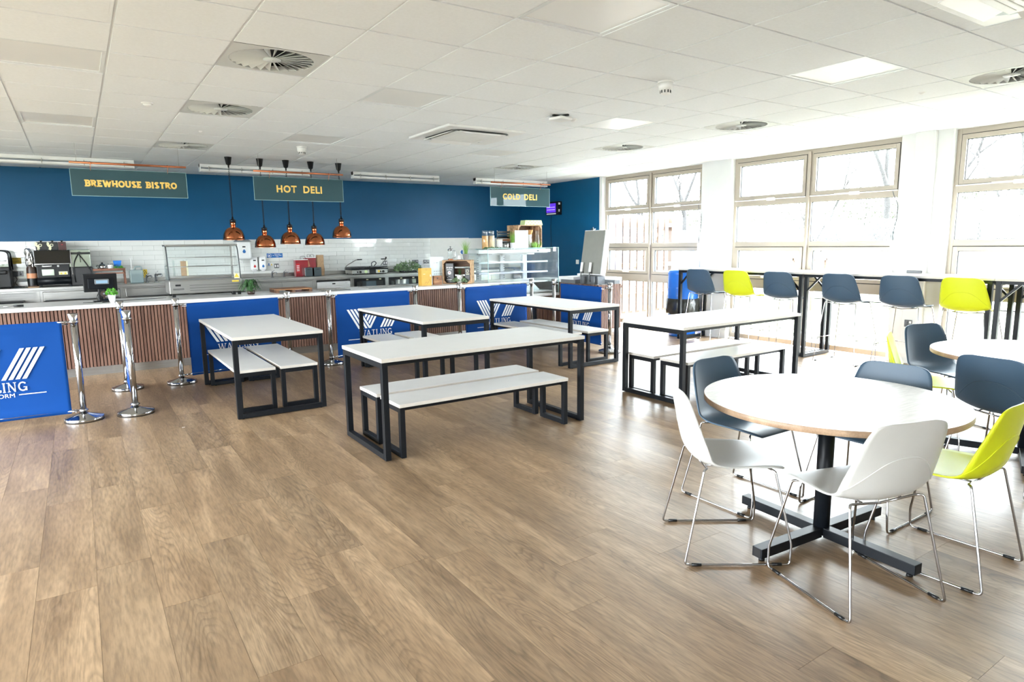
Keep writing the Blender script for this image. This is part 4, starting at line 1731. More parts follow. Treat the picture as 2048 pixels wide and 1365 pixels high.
m.build('tray', 'case_white', cc, bevel=.004)
o = MB().prism([(.0, 0), (.36, 0), (.24, .13), (.10, .13)], 0, .004, Matrix(((1, 0, 0, 0), (0, .35, 1, 0), (0, 1, 0, 0), (0, 0, 0, 1)))).build('menu_card', 'acrylic_frost', None, (6.50, 9.36, .668))
tag(o, 'translucent bluish card leaning inside the bottom of the cold display case', 'card')

# ================================================================== BACK COUNTER
BY = 11.30
bc = thing('back_worktop', 'long stainless steel worktop against the tiled wall', 'worktop', (0, BY, 0))
m = MB()
m.box(-2.4, 0, .925, 7.6, .635, .970)
m.build('top', 'stainless', bc, bevel=.004)
MB().box(-2.4, YB - .018, .970, 6.3, YB, 1.035).build('upstand', 'stainless', wall_back, bevel=.003)
units = [(-2.4, -1.82, 'open'), (-1.82, -1.15, 'drawer'), (-1.15, -.48, 'open'), (-.48, .53, 'drawer'), (.53, 1.45, 'drawer'), (1.45, 2.30, 'drawer'), (2.30, 3.42, 'plain'), (3.42, 4.10, 'bay'), (4.10, 4.77, 'bay'), (4.77, 5.44, 'bay'), (5.44, 6.50, 'plain'), (6.50, 7.6, 'plain')]
names = ['open steel under-counter bay at the far left, mostly out of the photo', 'steel drawer unit below the glass domed machine', 'open steel under-counter bay with a dark tray, below the foil bottle', 'steel drawer unit below the black toaster oven', 'steel drawer unit below the jerrycan', 'steel drawer unit behind the curved display case', 'plain steel cabinet below the hand wash taps', 'steel bay frame holding the white dishwasher', 'steel bay frame holding the left glass-door fridge', 'steel bay frame holding the right glass-door fridge', 'plain steel cabinet behind the wooden crate', 'plain steel cabinet behind the cold display case']
for (x0, x1, k), lab in zip(units, names):
    u = thing('base_cabinet', lab, 'cabinet', (x0, BY + .03, 0), group='stainless under-counter units')
    W = x1 - x0
    b = MB()
    b.box(.001, 0, .10, .035, .58, .925).box(W - .035, 0, .10, W - .001, .58, .925).box(.035, .56, .10, W - .035, .58, .925).box(.035, 0, .10, W - .035, .58, .12)
    b.box(.035, 0, .905, W - .035, .58, .925)
    b.build('carcass', 'stainless', u)
    MB().box(.02, .05, 0, W - .02, .07, .10).build('plinth', 'steel_dark', u)
    if k == 'drawer':
        d = MB().box(.04, -.018, .775, W - .04, .0, .900).build('drawer', 'stainless', u, bevel=.003)
        MB().box(.04 + .02, -.026, .780, W - .06, -.018, .790).build('pull', 'steel_dark', d)
        dd = MB().box(.04, -.018, .13, W / 2 - .002, .0, .765).box(W / 2 + .002, -.018, .13, W - .04, 0, .765)
        dd.build('door', 'stainless', u, bevel=.003)
    elif k == 'plain':
        MB().box(.04, -.018, .13, W / 2 - .002, .0, .900).box(W / 2 + .002, -.018, .13, W - .04, 0, .900).build('door', 'stainless', u, bevel=.003)
    elif k == 'open':
        MB().box(.035, .02, .50, W - .035, .55, .52).build('shelf', 'stainless', u)
        MB().box(.10, .06, .74, W - .2, .40, .775).box(.12, .06, .522, .14, .40, .74).box(W - .22, .06, .522, W - .2, .40, .74).build('tray_rack', 'black_plastic', u, bevel=.006)
# appliances in the bays
t = thing('dishwasher', 'white under-counter dishwasher with a small dark display', 'dishwasher', (3.46, BY + .03, 0))
MB().box(0, .0, .121, .60, .5, .868).build('body', 'white_plastic', t, bevel=.006)
MB().box(.0, -.012, .80, .60, .0, .862).build('control_panel', 'white_plastic', t, bevel=.003)
MB().box(0, -.010, .125, .60, 0, .794).build('door', 'white_plastic', t, bevel=.003)
MB().box(.27, -.0135, .822, .325, -.012, .842).build('display', 'black_plastic', t)
MB().box(.50, -.0135, .835, .55, -.012, .839).build('marking', 'black_ink', t)
for (x0, lab) in ((4.14, 'black glass-door under-counter fridge, left of the pair'), (4.81, 'black glass-door under-counter fridge, right of the pair')):
    t = thing('bottle_fridge', lab, 'fridge', (x0, BY + .03, 0), group='glass-door fridges')
    b = MB()
    b.box(0, .02, .121, .015, .5, .90).box(.575, .02, .121, .59, .5, .90).box(.015, .49, .121, .575, .5, .90).box(.015, .02, .885, .575, .49, .90)
    b.build('body', 'black_plastic', t)
    MB().box(0, -.02, .125, .035, .0, .90).box(.555, -.02, .125, .59, 0, .90).box(.035, -.02, .855, .555, 0, .90).box(.035, -.02, .125, .555, 0, .15).build('door_frame', 'black_plastic', t)
    MB().box(.035, -.010, .15, .555, -.006, .855).build('glass_door', 'clear_glass', t)
    c = MB()
    c.lathe([(.05, 0), (.05, .03)], 20, (.13, .20, .78), Matrix.Rotation(PI / 2, 3, 'X'))
    c.build('fan', 'grey_plastic', t)
    MB().box(.30, .20, .70, .50, .40, .84).build('inner_box', 'screen_blue', t, bevel=.004)
    MB().box(.22, -.022, .872, .26, -.020, .886).box(.47, -.022, .872, .51, -.020, .890).build('marking', 'cream_label', t)

ZB = .970
ZF = .853
# ---- wall fittings
def wall_thing(name, lab, cat, x0, x1, z0, z1, d, mt, bevel=.012, group=None):
    t = thing(name, lab, cat, ((x0 + x1) / 2, YB - .012, (z0 + z1) / 2), group=group)
    w_, h_ = (x1 - x0) / 2, (z1 - z0) / 2
    MB().box(-w_, -d, -h_, w_, 0, h_).build('body', mt, t, bevel=bevel, segs=3)
    return t, w_, h_


def drop(mb, cx, cz, r, y):
    pts = [(cx, y, cz + r * 1.7)] + [(cx + r * math.cos(a), y, cz + r * math.sin(a)) for a in [math.radians(150 + 24 * k) for k in range(11)]]
    mb._a(pts, [tuple(range(len(pts)))])


t, w_, h_ = wall_thing('towel_dispenser', 'large white paper towel dispenser with grey lid and blue drop mark', 'dispenser', 2.26, 2.50, 1.285, 1.595, .20, 'white_plastic', .04)
m = MB()
m.prism([(-w_ - .012, .0), (w_ + .012, 0), (w_ * .7, .030), (-w_ * .7, .030)], -.215, 0, Matrix(((1, 0, 0, 0), (0, 0, 1, 0), (0, 1, 0, h_ - .004), (0, 0, 0, 1))))
m.build('lid', 'grey_plastic', t, bevel=.005)
m = MB()
drop(m, .0, -.02, .026, -.2012)
m.build('drop_mark', 'blue_label', t)
MB().box(-.025, -.2015, .05, .025, -.2005, .072).build('brand_mark', 'black_ink', t)
m = MB()
m.tube(fillet([(-.03, -.10, -h_), (-.02, -.11, -h_ - .06), (.0, -.10, -h_ - .08), (.02, -.10, -h_ - .12)], .02), .008, 6)
m.build('towel_end', 'white_plastic', t)
for (x0, x1, c, lab) in ((2.497, 2.617, 'red_label', 'white soap dispenser with a red drop'), (2.637, 2.757, 'blue_label', 'white soap dispenser with a blue drop')):
    t, w_, h_ = wall_thing('soap_dispenser', lab, 'dispenser', x0, x1, 1.09, 1.332, .10, 'white_plastic', .035, 'soap dispensers by the taps')
    m = MB()
    drop(m, .0, -.05, .020, -.1012)
    m.build('drop_mark', c, t)
    MB().box(-.022, -.1015, .045, .022, -.1005, .065).build('brand_mark', 'black_ink', t)
    MB().box(-.03, -.075, -h_ - .012, .03, -.02, -h_ + .01).build('nozzle', 'white_plastic', t, bevel=.005)
t, w_, h_ = wall_thing('wall_notice', 'blue hand wash notice with a white hand symbol beside it', 'sign', 2.790, 3.062, 1.303, 1.380, .003, 'blue_label', 0)
plaintext('words', 'This sink\nfor hand wash\nonly', 'white_ink', (-.035, -.0034, -.030), (1, 0, 0), (0, 0, 1), .060, .150, t, .01, lines=True)
m = MB()
m.lathe([(.034, 0), (.034, .0006)], 28, (-.090, -.0032, 0), Matrix.Rotation(PI / 2, 3, 'X'))
m.build('disc', 'white_ink', t)
m = MB()
m.lathe([(.030, 0), (.030, .0006)], 28, (-.090, -.0040, 0), Matrix.Rotation(PI / 2, 3, 'X'))
m.build('disc_field', 'blue_label', t)
m = MB()
m.box(-.110, -.0052, -.014, -.078, -.0047, .004)
for k in range(4):
    m.bar((-.106 + .008 * k, -.005, .002), (-.098 + .009 * k, -.005, .018), .005, .0006)
m.build('hand_symbol', 'white_ink', t)
t, w_, h_ = wall_thing('wall_sticker', 'small pair of blue and yellow warning stickers above the taps', 'sign', 2.795, 2.880, 1.165, 1.213, .002, 'white_plastic', 0)
m = MB()
m.box(-.040, -.0026, -.022, -.006, -.0021, -.010).box(-.034, -.0026, -.006, -.012, -.0021, .016)
m.build('blue_mark', 'blue_label', t)
m = MB()
m._a([(.008, -.0026, -.018), (.040, -.0026, -.018), (.024, -.0026, .018)], [(0, 1, 2)])
m.build('yellow_triangle', 'yellow_label', t)


def socket(x0, x1, z0, z1, lab, n=2, wall='back'):
    t, w_, h_ = wall_thing('wall_socket', lab, 'socket', x0, x1, z0, z1, .010, 'steel_dark', .003)
    m = MB()
    for k in range(n):
        cx = -w_ + (2 * w_) * (k + .5) / n
        m.box(cx - .012, -.0115, -.022, cx + .012, -.0100, .022)
    m.build('rocker', 'white_plastic' if n == 2 and w_ < .05 else 'black_plastic', t)
    m = MB()
    for k in range(n):
        cx = -w_ + (2 * w_) * (k + .5) / n
        m.box(cx - .007, -.0145, .002, cx + .007, -.0115, .018)
    m.build('switch', 'white_plastic', t)
    return t


socket(2.905, 2.985, 1.118, 1.196, 'dark metal double switch right of the warning stickers')
socket(4.96, 5.046, 1.115, 1.194, 'dark metal switch right of the contact grill')
socket(5.58, 5.715, 1.118, 1.196, 'dark metal twin socket behind the leafy plant, the left one')
socket(5.825, 5.96, 1.113, 1.192, 'dark metal twin socket left of the frosted menu board')
socket(-.80, -.67, 1.115, 1.194, 'dark metal twin socket at far left with a plug in it')
t, w_, h_ = wall_thing('warning_notice', 'yellow caution notice on the tiles at the far left', 'sign', -.86, -.677, 1.300, 1.388, .003, 'yellow_label', 0)
plaintext('words', 'CAUTION', 'black_ink', (-.06, -.0034, .020), (1, 0, 0), (0, 0, 1), .016, .11, t, .02)
m = MB()
for k in range(3):
    m.box(-.07, -.0034, -.004 - .013 * k, .07 - .02 * k, -.0031, .001 - .013 * k)
m.build('small_print', 'black_ink', t)
t, w_, h_ = wall_thing('hot_water_notice', 'yellow diamond hot water warning behind a tap', 'sign', .850, .925, 1.035, 1.165, .002, 'yellow_label', 0)
m = MB()
for (a, b) in (((0, .055), (.033, 0)), ((.033, 0), (0, -.055)), ((0, -.055), (-.033, 0)), ((-.033, 0), (0, .055))):
    m.bar((a[0], -.0030, a[1]), (b[0], -.0030, b[1]), .0008, .006)
m.box(-.004, -.0034, -.012, .004, -.0028, .022).box(-.004, -.0034, -.026, .004, -.0028, -.018)
m.build('mark', 'black_ink', t)
# blue dot sticker
t, w_, h_ = wall_thing('round_sticker', 'round blue sticker partly hidden by the grass pot', 'sign', 6.68, 6.79, 1.29, 1.37, .002, 'white_plastic', 0)
m = MB()
m.lathe([(.042, 0), (.042, .0006)], 28, (0, -.0022, 0), Matrix.Rotation(PI / 2, 3, 'X'))
m.build('disc', 'blue_label', t)


def tap(x, y, lab, s=1.0, lever=True):
    t = thing('mixer_tap', lab, 'tap', (x, y, ZB), group='sink taps')
    m = MB()
    m.lathe([(.022 * s, 0), (.022 * s, .008), (.015 * s, .012), (.014 * s, .085 * s)], 20)
    m.tube(fillet([(0, 0, .06 * s), (.02 * s, -.03, .085 * s), (.05 * s, -.09, .085 * s), (.052 * s, -.10, .065 * s)], .03), .009 * s, 10)
    m.build('body', 'chrome', t)
    m = MB()
    m.rod((0, 0, .085 * s), (.01, -.01, .105 * s), .009, 10)
    m.rod((.01, -.005, .100 * s), (.04, .01, .120 * s), .005, 8)
    m.build('lever', 'chrome', t)


tap(2.785, 11.62, 'chrome mixer tap with lever below the soap dispensers')
tap(2.985, 11.62, 'small chrome tap right of the mixer tap')
tap(1.012, 11.62, 'chrome tap left of the curved display case', 1.45)
tap(.885, 11.62, 'chrome tap in front of the yellow diamond notice', 1.2)

# ---- coffee machine corner, far left
t = thing('glass_domed_machine', 'black machine with a clear glass hood at the far left edge', 'machine', (-1.12, 11.36, ZB))
m = MB()
m.box(0, .02, .012, .34, .42, .30)
m.build('base', 'black_plastic', t, bevel=.015, segs=3)
m = MB()
m.tube(fillet([(.34, .02, .25), (.335, .02, .52), (0, .02, .53)], .06), .012, 8)
m.tube(fillet([(.34, .40, .25), (.335, .40, .52), (0, .40, .53)], .06), .012, 8)
m.build('hood_frame', 'black_plastic', t)
m = MB()
m.box(0, .018, .30, .325, .021, .52).box(0, .02, .52, .325, .40, .523)
m.build('hood', 'clear_glass', t)
MB().rod((0, .0, .385), (.31, .0, .385), .010, 10).build('handle', 'white_plastic', t)
m = MB()
m.box(.0, .08, .30, .26, .34, .48)
m.build('hopper', 'steel_dark', t, bevel=.02)
m = MB()
m.box(.02, -.06, .20, .30, .03, .255)
m.build('tray', 'black_plastic', t, bevel=.014)
m = MB()
m.lathe([(.05, 0), (.055, .03), (.055, .10), (.03, .12)], 20, (.12, -.05, .06))
m.build('jug', 'chrome', t)
MB().box(.13, .014, .285, .21, .0175, .345).build('sticker', 'cream_label', t)
m = MB()
m._a([(.145, .0135, .295), (.195, .0135, .295), (.17, .0135, .338)], [(0, 1, 2)])
m.build('warning_mark', 'yellow_label', t)
MB().cyl((.04, .06, 0), .015, 0, .012).cyl((.30, .06, 0), .015, 0, .012).cyl((.04, .38, 0), .015, 0, .012).cyl((.30, .38, 0), .015, 0, .012).build('foot', 'black_plastic', t)
t = thing('plug_adaptor', 'translucent plug in the far left socket with its black cable', 'plug', (-.765, YB - .03, 1.155))
MB().box(-.025, -.035, -.035, .025, .0, .03).build('body', 'grey_plastic', t, bevel=.006)
m = MB()
m.tube(fillet([(0, -.02, -.035), (.02, -.04, -.08), (-.01, -.10, -.13), (.04, -.20, -.175), (-.02, -.30, -.178)], .03), .004, 6)
m.build('cord', 'black_plastic', t)
m = thing('cable_coil', 'tangle of black cable on the worktop beside the glass hooded machine', 'cable', (-.72, 11.50, ZB + .006))
q = MB()
q.tube([(.06 * math.cos(a) * (1 + .2 * math.sin(3 * a)), .05 * math.sin(a * 1.07), .004 + .006 * (k % 5) / 5) for k, a in [(k, k * .35) for k in range(60)]], .0045, 6)
q.tube(fillet([(.05, 0, .004), (.12, -.06, .0), (.22, -.07, .0)], .03), .004, 6)
q.build('loops', 'black_plastic', m)

# foil-wrapped bottle
t = thing('wrapped_bottle', 'dark glass bottle with its neck wrapped in crumpled foil', 'bottle', (-.545, 11.46, ZB))
m = MB()
m.lathe([(.060, 0), (.064, .01), (.064, .22), (.060, .27), (.045, .32), (.030, .36), (.028, .40)], 28)
m.build('bottle', 'coffee_dark', t)
m = MB()
m.lathe([(.0648, .13), (.0648, .20)], 28, capb=False, capt=False)
m.build('label', 'copper_label', t)
m = MB()
m.lathe([(.0650, .03), (.0650, .125)], 28, capb=False, capt=False)
m.build('lower_label', 'black_plastic', t)
rr = random.Random(3)
m = MB()
prof = [(.050, .29), (.054, .33), (.046, .37), (.050, .41), (.044, .45), (.048, .49), (.040, .53), (.020, .555)]
n = 22
vs = []
for (r, z) in prof:
    for i in range(n):
        a = 2 * PI * i / n
        k = r * rr.uniform(.82, 1.15)
        vs.append((k * math.cos(a) - .02 * (z - .29) / .26, k * math.sin(a), z + rr.uniform(-.008, .008)))
fs = [(k * n + i, k * n + (i + 1) % n, (k + 1) * n + (i + 1) % n, (k + 1) * n + i) for k in range(len(prof) - 1) for i in range(n)] + [tuple((len(prof) - 1) * n + i for i in range(n))]
m._a(vs, fs)
m.build('foil', 'foil', t)
MB().box(-.065, -.065, -.0, .065, .065, .010).build('coaster', 'brown_paper', t, (0, 0, 0))
t.location.z = ZB
# black oven
t = thing('toaster_oven', 'black oven with tilted dark glass hood and warning labels', 'oven', (-.50, 11.36, ZB))
m = MB()
m.box(.015, .03, .05, .40, .42, .33)
m.build('body', 'black_plastic', t, bevel=.008)
m = MB()
m.prism([(.0, .33), (.45, .33), (.45, .52), (.02, .52)], 0, .43, Matrix(((0, 0, 1, 0), (1, 0, 0, 0), (0, 1, 0, 0), (0, 0, 0, 1))))
m.build('hood', 'dark_glass', t, bevel=.006)
MB().box(.0, -.012, .322, .43, .004, .332).box(.428, -.005, .17, .436, .01, .515).build('trim', 'chrome', t)
m = MB()
m.tube(fillet([(.09, .02, .30), (.09, -.04, .295), (.19, -.04, .295), (.19, .02, .30)], .01), .009, 8)
m.build('handle', 'white_plastic', t)
m = MB()
m.box(.055, .022, .12, .225, .030, .275)
m.build('window_frame', 'black_plastic', t)
m = MB()
m.box(.075, .018, .165, .215, .023, .250)
m.build('window', 'mirror_panel', t)
m = MB()
m.lathe([(.014, 0), (.012, .018)], 16, (.27, .030, .295), Matrix.Rotation(PI / 2, 3, 'X'))
m.build('knob', 'white_plastic', t)
MB().box(.27, .0265, .17, .375, .029, .215).build('label', 'cream_label', t)
m = MB()
for x in (.298, .347):
    m._a([(x - .017, .026, .176), (x + .017, .026, .176), (x, .026, .207)], [(0, 1, 2)])
m.build('warning_mark', 'yellow_label', t)
m = MB()
m.lathe([(.055, 0), (.055, .40)], 20, (.01, .05, .085), Matrix.Rotation(PI / 2, 3, 'Y'))
m.build('roller_tray', 'black_metal', t)
MB().box(.03, .05, 0, .05, .07, .05).box(.38, .05, 0, .40, .07, .05).box(.03, .36, 0, .05, .38, .05).box(.38, .36, 0, .40, .38, .05).build('foot', 'black_metal', t)
# three cartons with black knobs on top
for (x0, wd, c, lab) in ((-.475, .135, 'dark', 'dark coffee carton with a pale swirl on the oven, left of three'), (-.335, .125, 'dark', 'dark coffee carton with a pale swirl on the oven, middle of three'), (-.205, .095, 'maroon', 'plain maroon carton on the oven, right of three')):
    t = thing('coffee_carton', lab, 'carton', (x0, 11.62, ZB + .521), group='cartons on the oven')
    MB().box(0, 0, 0, wd, .16, .118).build('box', 'maroon' if c == 'maroon' else 'black_plastic', t, bevel=.002)
    m = MB()
    m.lathe([(.010, .118), (.010, .128), (.022, .132), (.022, .139)], 16, (wd / 2, .05, 0))
    m.build('knob', 'black_plastic', t)
    if c == 'dark':
        m = MB()
        pts = [(wd * (.16 + .10 * math.sin(k * .5)), k * .0088 + .006) for k in range(13)]
        ribbon(m, pts, .030, lambda a, b: (a, -.0006, b))
        ribbon(m, [(wd * .42 + .018 * math.cos(a), .072 + .016 * math.sin(a)) for a in [k * .5 for k in range(13)]], .010, lambda a, b: (a, -.0007, b))
        m.build('print', 'cream_label', t)
    else:
        MB().box(wd * .40, -.0008, .075, wd * .62, 0, .082).build('print', 'red_label', t)
# delivery bag standing behind the oven
t = thing('insulated_bag', 'tall glossy bag with black straps, right of the black oven', 'bag', (-.10, 11.42, ZB))
MB().box(0, .03, .27, .27, .30, .525).build('upper', 'mirror_panel', t, bevel=.008)
MB().box(.0, .02, 0, .285, .31, .27).build('lower', 'black_bag', t, bevel=.012)
m = MB()
m.box(.0, .022, .455, .275, .028, .485)
m.tube(fillet([(.14, .018, .48), (.07, .010, .36), (.05, .012, .22), (.06, .016, .05)], .05), .009, 6)
m.tube(fillet([(.14, .018, .44), (.20, .010, .34), (.26, .012, .22), (.27, .016, .08)], .05), .009, 6)
m.tube([(.14, .016, .50), (.145, .010, .34)], .005, 6)
m.cbox((.14, .015, .475), (.05, .02, .03))
m.build('strap', 'black_plastic', t)
# wooden tray shelf with its things
t = thing('wooden_riser', 'small reddish wooden riser shelf on four legs', 'shelf', (.15, 11.45, ZB))
m = MB()
m.box(0, 0, .205, .45, .016, .238).box(0, .264, .205, .45, .28, .238).box(0, .016, .205, .016, .264, .238).box(.434, .016, .205, .45, .264, .238)
m.build('rim', 'shelf_wood', t, bevel=.002)
MB().box(.016, .016, .205, .434, .264, .213).build('board', 'shelf_wood', t)
MB().box(.06, .0, .155, .45, .014, .175).build('lower_rail', 'shelf_wood', t)
for (x, y) in ((.0, .0), (.43, 0), (0, .262), (.43, .262)):
    q = MB()
    q.box(x, y, 0, x + .02, y + .018, .205)
    q.build('leg', 'shelf_wood', t, bevel=.001)
ZS = ZB + .2135
t = thing('glass_jar', 'clear glass jar on the wooden riser, leftmost', 'jar', (.215, 11.55, ZS))
MB().lathe([(.044, 0), (.045, .07), (.040, .085), (.040, .09)], 24, capt=False).build('body', 'clear_glass', t)
MB().lathe([(.036, .003), (.036, .045)], 20).build('contents', 'white_plastic', t)
t = thing('metal_teapot', 'shiny teapot with a black knob on the wooden riser', 'teapot', (.312, 11.55, ZS))
MB().lathe([(.036, 0), (.045, .02), (.048, .05), (.040, .080), (.022, .092), (.008, .098)], 28).build('body', 'chrome', t)
MB().lathe([(.007, .096), (.012, .104), (.012, .112), (.004, .117)], 16).build('knob', 'black_plastic', t)
m = MB()
m.tube(fillet([(.045, 0, .05), (.07, 0, .06), (.078, 0, .085)], .02), .007, 8, r1=.004)
m.build('spout', 'chrome', t)
m = MB()
m.tube(fillet([(-.045, 0, .07), (-.075, 0, .075), (-.075, 0, .03), (-.045, 0, .03)], .02), .004, 8)
m.build('handle', 'black_plastic', t)
t = thing('steel_canister', 'white and steel canister on the wooden riser', 'canister', (.415, 11.55, ZS))
MB().lathe([(.034, 0), (.035, .085)], 24).build('body', 'white_plastic', t)
MB().lathe([(.036, .078), (.036, .092)], 24).build('lid', 'chrome', t)
t = thing('blue_pouch', 'crinkled bright blue foil pouch standing on the wooden riser', 'pouch', (.512, 11.62, ZS))
m = MB()
m.prism([(-.045, 0), (.045, 0), (.05, .10), (.058, .136), (-.058, .136), (-.05, .10)], -.02, .02, Matrix(((1, 0, 0, 0), (0, 0, 1, 0), (0, 1, 0, 0), (0, 0, 0, 1))))
m.build('pouch', 'blue_bag', t, bevel=.006)


def leaves(mb, n, r, h, size, rnd, c=(0, 0, 0), kind='leaf', spread=1.0, up=.5):
    """loose leaves on stems, filling a dome"""
    for k in range(n):
        a = rnd.uniform(0, 2 * PI)
        rr_ = r * math.sqrt(rnd.random()) * spread
        z = h * (1 - (rr_ / r / max(spread, .01)) ** 2 * .6) * rnd.uniform(.25, 1)
        p = Vector((c[0] + rr_ * math.cos(a), c[1] + rr_ * math.sin(a), c[2] + z))
        d = Vector((math.cos(a + rnd.uniform(-.8, .8)), math.sin(a + rnd.uniform(-.8, .8)), rnd.uniform(-.3, 1) * up * 2)).normalized()
        s_ = d.cross(Vector((rnd.uniform(-1, 1), rnd.uniform(-1, 1), rnd.uniform(-1, 1)))).normalized()
        l = size * rnd.uniform(.6, 1.3)
        wd = l * .28
        q = p + d * l
        mid = p + d * l * .45
        mb._a([p, mid + s_ * wd, q, mid - s_ * wd], [(0, 1, 2, 3)])


def blades(mb, n, r0, h, bend, wd, rnd, c=(0, 0, 0), seg=4):
    for k in range(n):
        a = rnd.uniform(0, 2 * PI)
        b = rnd.uniform(.1, 1) * bend
        p = Vector((c[0] + r0 * rnd.random() * math.cos(a), c[1] + r0 * rnd.random() * math.sin(a), c[2]))
        hh = h * rnd.uniform(.55, 1)
        s_ = Vector((-math.sin(a), math.cos(a), 0)) * wd
        prev = None
        vs, fs = [], []
        for i in range(seg + 1):
            f = i / seg
            q = p + Vector((math.cos(a) * b * f * f, math.sin(a) * b * f * f, hh * (f - .35 * b / max(h, .01) * f * f * f)))
            ww = (1 - f * .85)
            vs += [q - s_ * ww, q + s_ * ww]
            if i:
                fs.append((2 * i - 2, 2 * i - 1, 2 * i + 1, 2 * i))
        mb._a(vs, fs)


rnd = random.Random(11)
t = thing('herb_bunch', 'bunch of bright green herbs at the right end of the wooden riser', 'plant', (.525, 11.52, ZS))
m = MB()
leaves(m, 170, .062, .065, .022, rnd)
m.build('leaves', 'leaf_bright', t, kind='stuff')
MB().lathe([(.03, 0), (.035, .02)], 16).build('pot', 'pot_white', t)
# jerrycan
t = thing('jerrycan', 'translucent jerrycan half full of blue-green liquid', 'container', (.745, 11.55, ZB))
m = MB()
m.box(-.095, -.06, 0, .095, .06, .205)
m.build('body', 'jerry_plastic', t, bevel=.018, segs=3)
MB().box(-.088, -.053, .006, .088, .053, .140).build('liquid', 'jerry_liquid', t, bevel=.014)
m = MB()
m.tube(fillet([(-.02, 0, .200), (-.01, 0, .250), (.07, 0, .250), (.08, 0, .200)], .02), .013, 10)
m.build('handle', 'jerry_plastic', t)
m = MB()
m.lathe([(.022, .200), (.022, .225)], 20, (-.055, 0, 0))
m.build('cap', 'white_plastic', t)
m = MB()
m.rod((-.055, 0, .22), (-.058, 0, .375), .006, 8)
m.rod((-.085, 0, .378), (-.030, 0, .380), .005, 8)
m.build('pump', 'white_plastic', t)

# red gift tins, bread bag, napkin holders
t = thing('red_tin', 'glossy red carrier box with a printed white label, left of the red pair', 'box', (3.19, 11.62, ZB), rz=-.05)
MB().box(0, 0, 0, .22, .14, .285).build('box', 'red_tin', t, bevel=.004)
MB().box(.01, -.0015, .06, .075, 0, .225).build('label', 'red_label', t)
m = MB()
for k in range(4):
    m.box(.018, -.0025, .095 + .028 * k, .066, -.0015, .108 + .028 * k)
m.build('print', 'white_ink', t)
MB().box(.0, -.002, .285, .22, .14, .300).build('lid', 'white_plastic', t, bevel=.003)
m = MB()
m.tube(fillet([(.10, .04, .30), (.09, .03, .345), (.16, .03, .36), (.21, .05, .30)], .02), .003, 6)
m.build('handle', 'black_plastic', t)
t = thing('red_bag', 'glossy red carrier with a white band and twisted handles, right of the red pair', 'box', (3.40, 11.67, ZB))
MB().box(-.02, 0, 0, .17, .13, .32).build('box', 'red_tin', t, bevel=.006)
MB().box(-.022, -.002, .318, .172, .132, .332).build('rim', 'white_plastic', t, bevel=.002)
m = MB()
m.tube(fillet([(.03, .03, .33), (.02, .02, .38), (.08, .03, .372), (.10, .03, .33)], .02), .003, 6)
m.tube(fillet([(.06, .03, .33), (.09, .02, .385), (.15, .03, .372), (.14, .03, .33)], .02), .003, 6)
m.build('handle', 'black_plastic', t)
m = MB()
m._a([(.0, -.001, .20), (.03, -.001, .30), (.05, -.001, .22), (.06, -.001, .17), (.02, -.001, .16)], [(0, 1, 2, 3, 4)])
m.build('print', 'copper_label', t)
t = thing('paper_sack', 'crinkled brown paper sack behind the napkin holders', 'bag', (3.655, 11.72, ZB))
m = MB()
rr = random.Random(5)
vs = []
n = 14
for (z, s_) in ((0, .068), (.10, .072), (.20, .066), (.30, .068), (.368, .062)):
    for i in range(n):
        a = 2 * PI * i / n
        cx, cy = math.cos(a), math.sin(a)
        k = 1 / max(abs(cx), abs(cy)) * s_ * rr.uniform(.93, 1.03)
        vs.append((cx * k, cy * k * .7, z))
m._a(vs, [(k * n + i, k * n + (i + 1) % n, (k + 1) * n + (i + 1) % n, (k + 1) * n + i) for k in range(4) for i in range(n)] + [tuple(range(n))[::-1], tuple(4 * n + i for i in range(n))])
m.build('sack', 'brown_paper', t)
for (x, lab) in ((3.37, 'grey napkin dispenser in front of the red boxes, left of the pair'), (3.527, 'grey napkin dispenser in front of the red boxes, right of the pair')):
    t = thing('napkin_dispenser', lab, 'napkin dispenser', (x, 11.46, ZB), group='grey napkin dispensers')
    MB().box(-.066, 0, 0, .066, .17, .158).build('body', 'chrome', t, bevel=.015, segs=3)
    MB().box(-.064, -.012, .003, .064, .0, .155).build('face', 'napkin_grey', t, bevel=.011, segs=3)
    MB().box(-.03, -.014, .12, .03, -.012, .128).build('slot', 'black_plastic', t)

# contact grill
t = thing('contact_grill', 'double contact grill with ribbed plates and two lifting handles', 'grill', (4.14, 11.42, ZB))
MB().box(0, 0, .012, .69, .36, .085).build('body', 'stainless', t, bevel=.006)
MB().box(.33, -.003, .015, .46, .004, .085).build('drip_drawer', 'black_plastic', t, bevel=.004)
MB().box(-.01, -.01, .085, .70, .37, .103).build('lower_plate', 'black_metal', t, bevel=.004)
for (x0, x1) in ((-.01, .33), (.36, .70)):
    q = MB()
    R_ = Matrix.Rotation(math.radians(-3), 3, 'X')
    q.cbox(((x0 + x1) / 2, .18, .130), (x1 - x0, .34, .022), R_)
    q.build('upper_plate', 'steel_dark', t, bevel=.004)
    q = MB()
    for k in range(9):
        xx = x0 + .02 + (x1 - x0 - .04) * k / 8
        q.cbox((xx, .18, .118), (.010, .33, .010), R_)
    q.build('rib', 'black_metal', t)
m = MB()
m.tube(fillet([(-.005, .33, .11), (.0, .28, .16), (.09, .02, .265), (.12, -.02, .272)], .04), .007, 8)
m.tube(fillet([(.68, .33, .11), (.68, .28, .16), (.68, .06, .255), (.64, -.02, .272)], .04), .007, 8)
m.build('arm', 'stainless', t)
m = MB()
m.rod((.10, -.02, .272), (.19, -.02, .272), .010, 10)
m.rod((.56, -.02, .272), (.66, -.02, .272), .010, 10)
m.cyl((.66, -.02, 0), .014, .28, .31, 12)
m.build('grip', 'black_plastic', t)
m = MB()
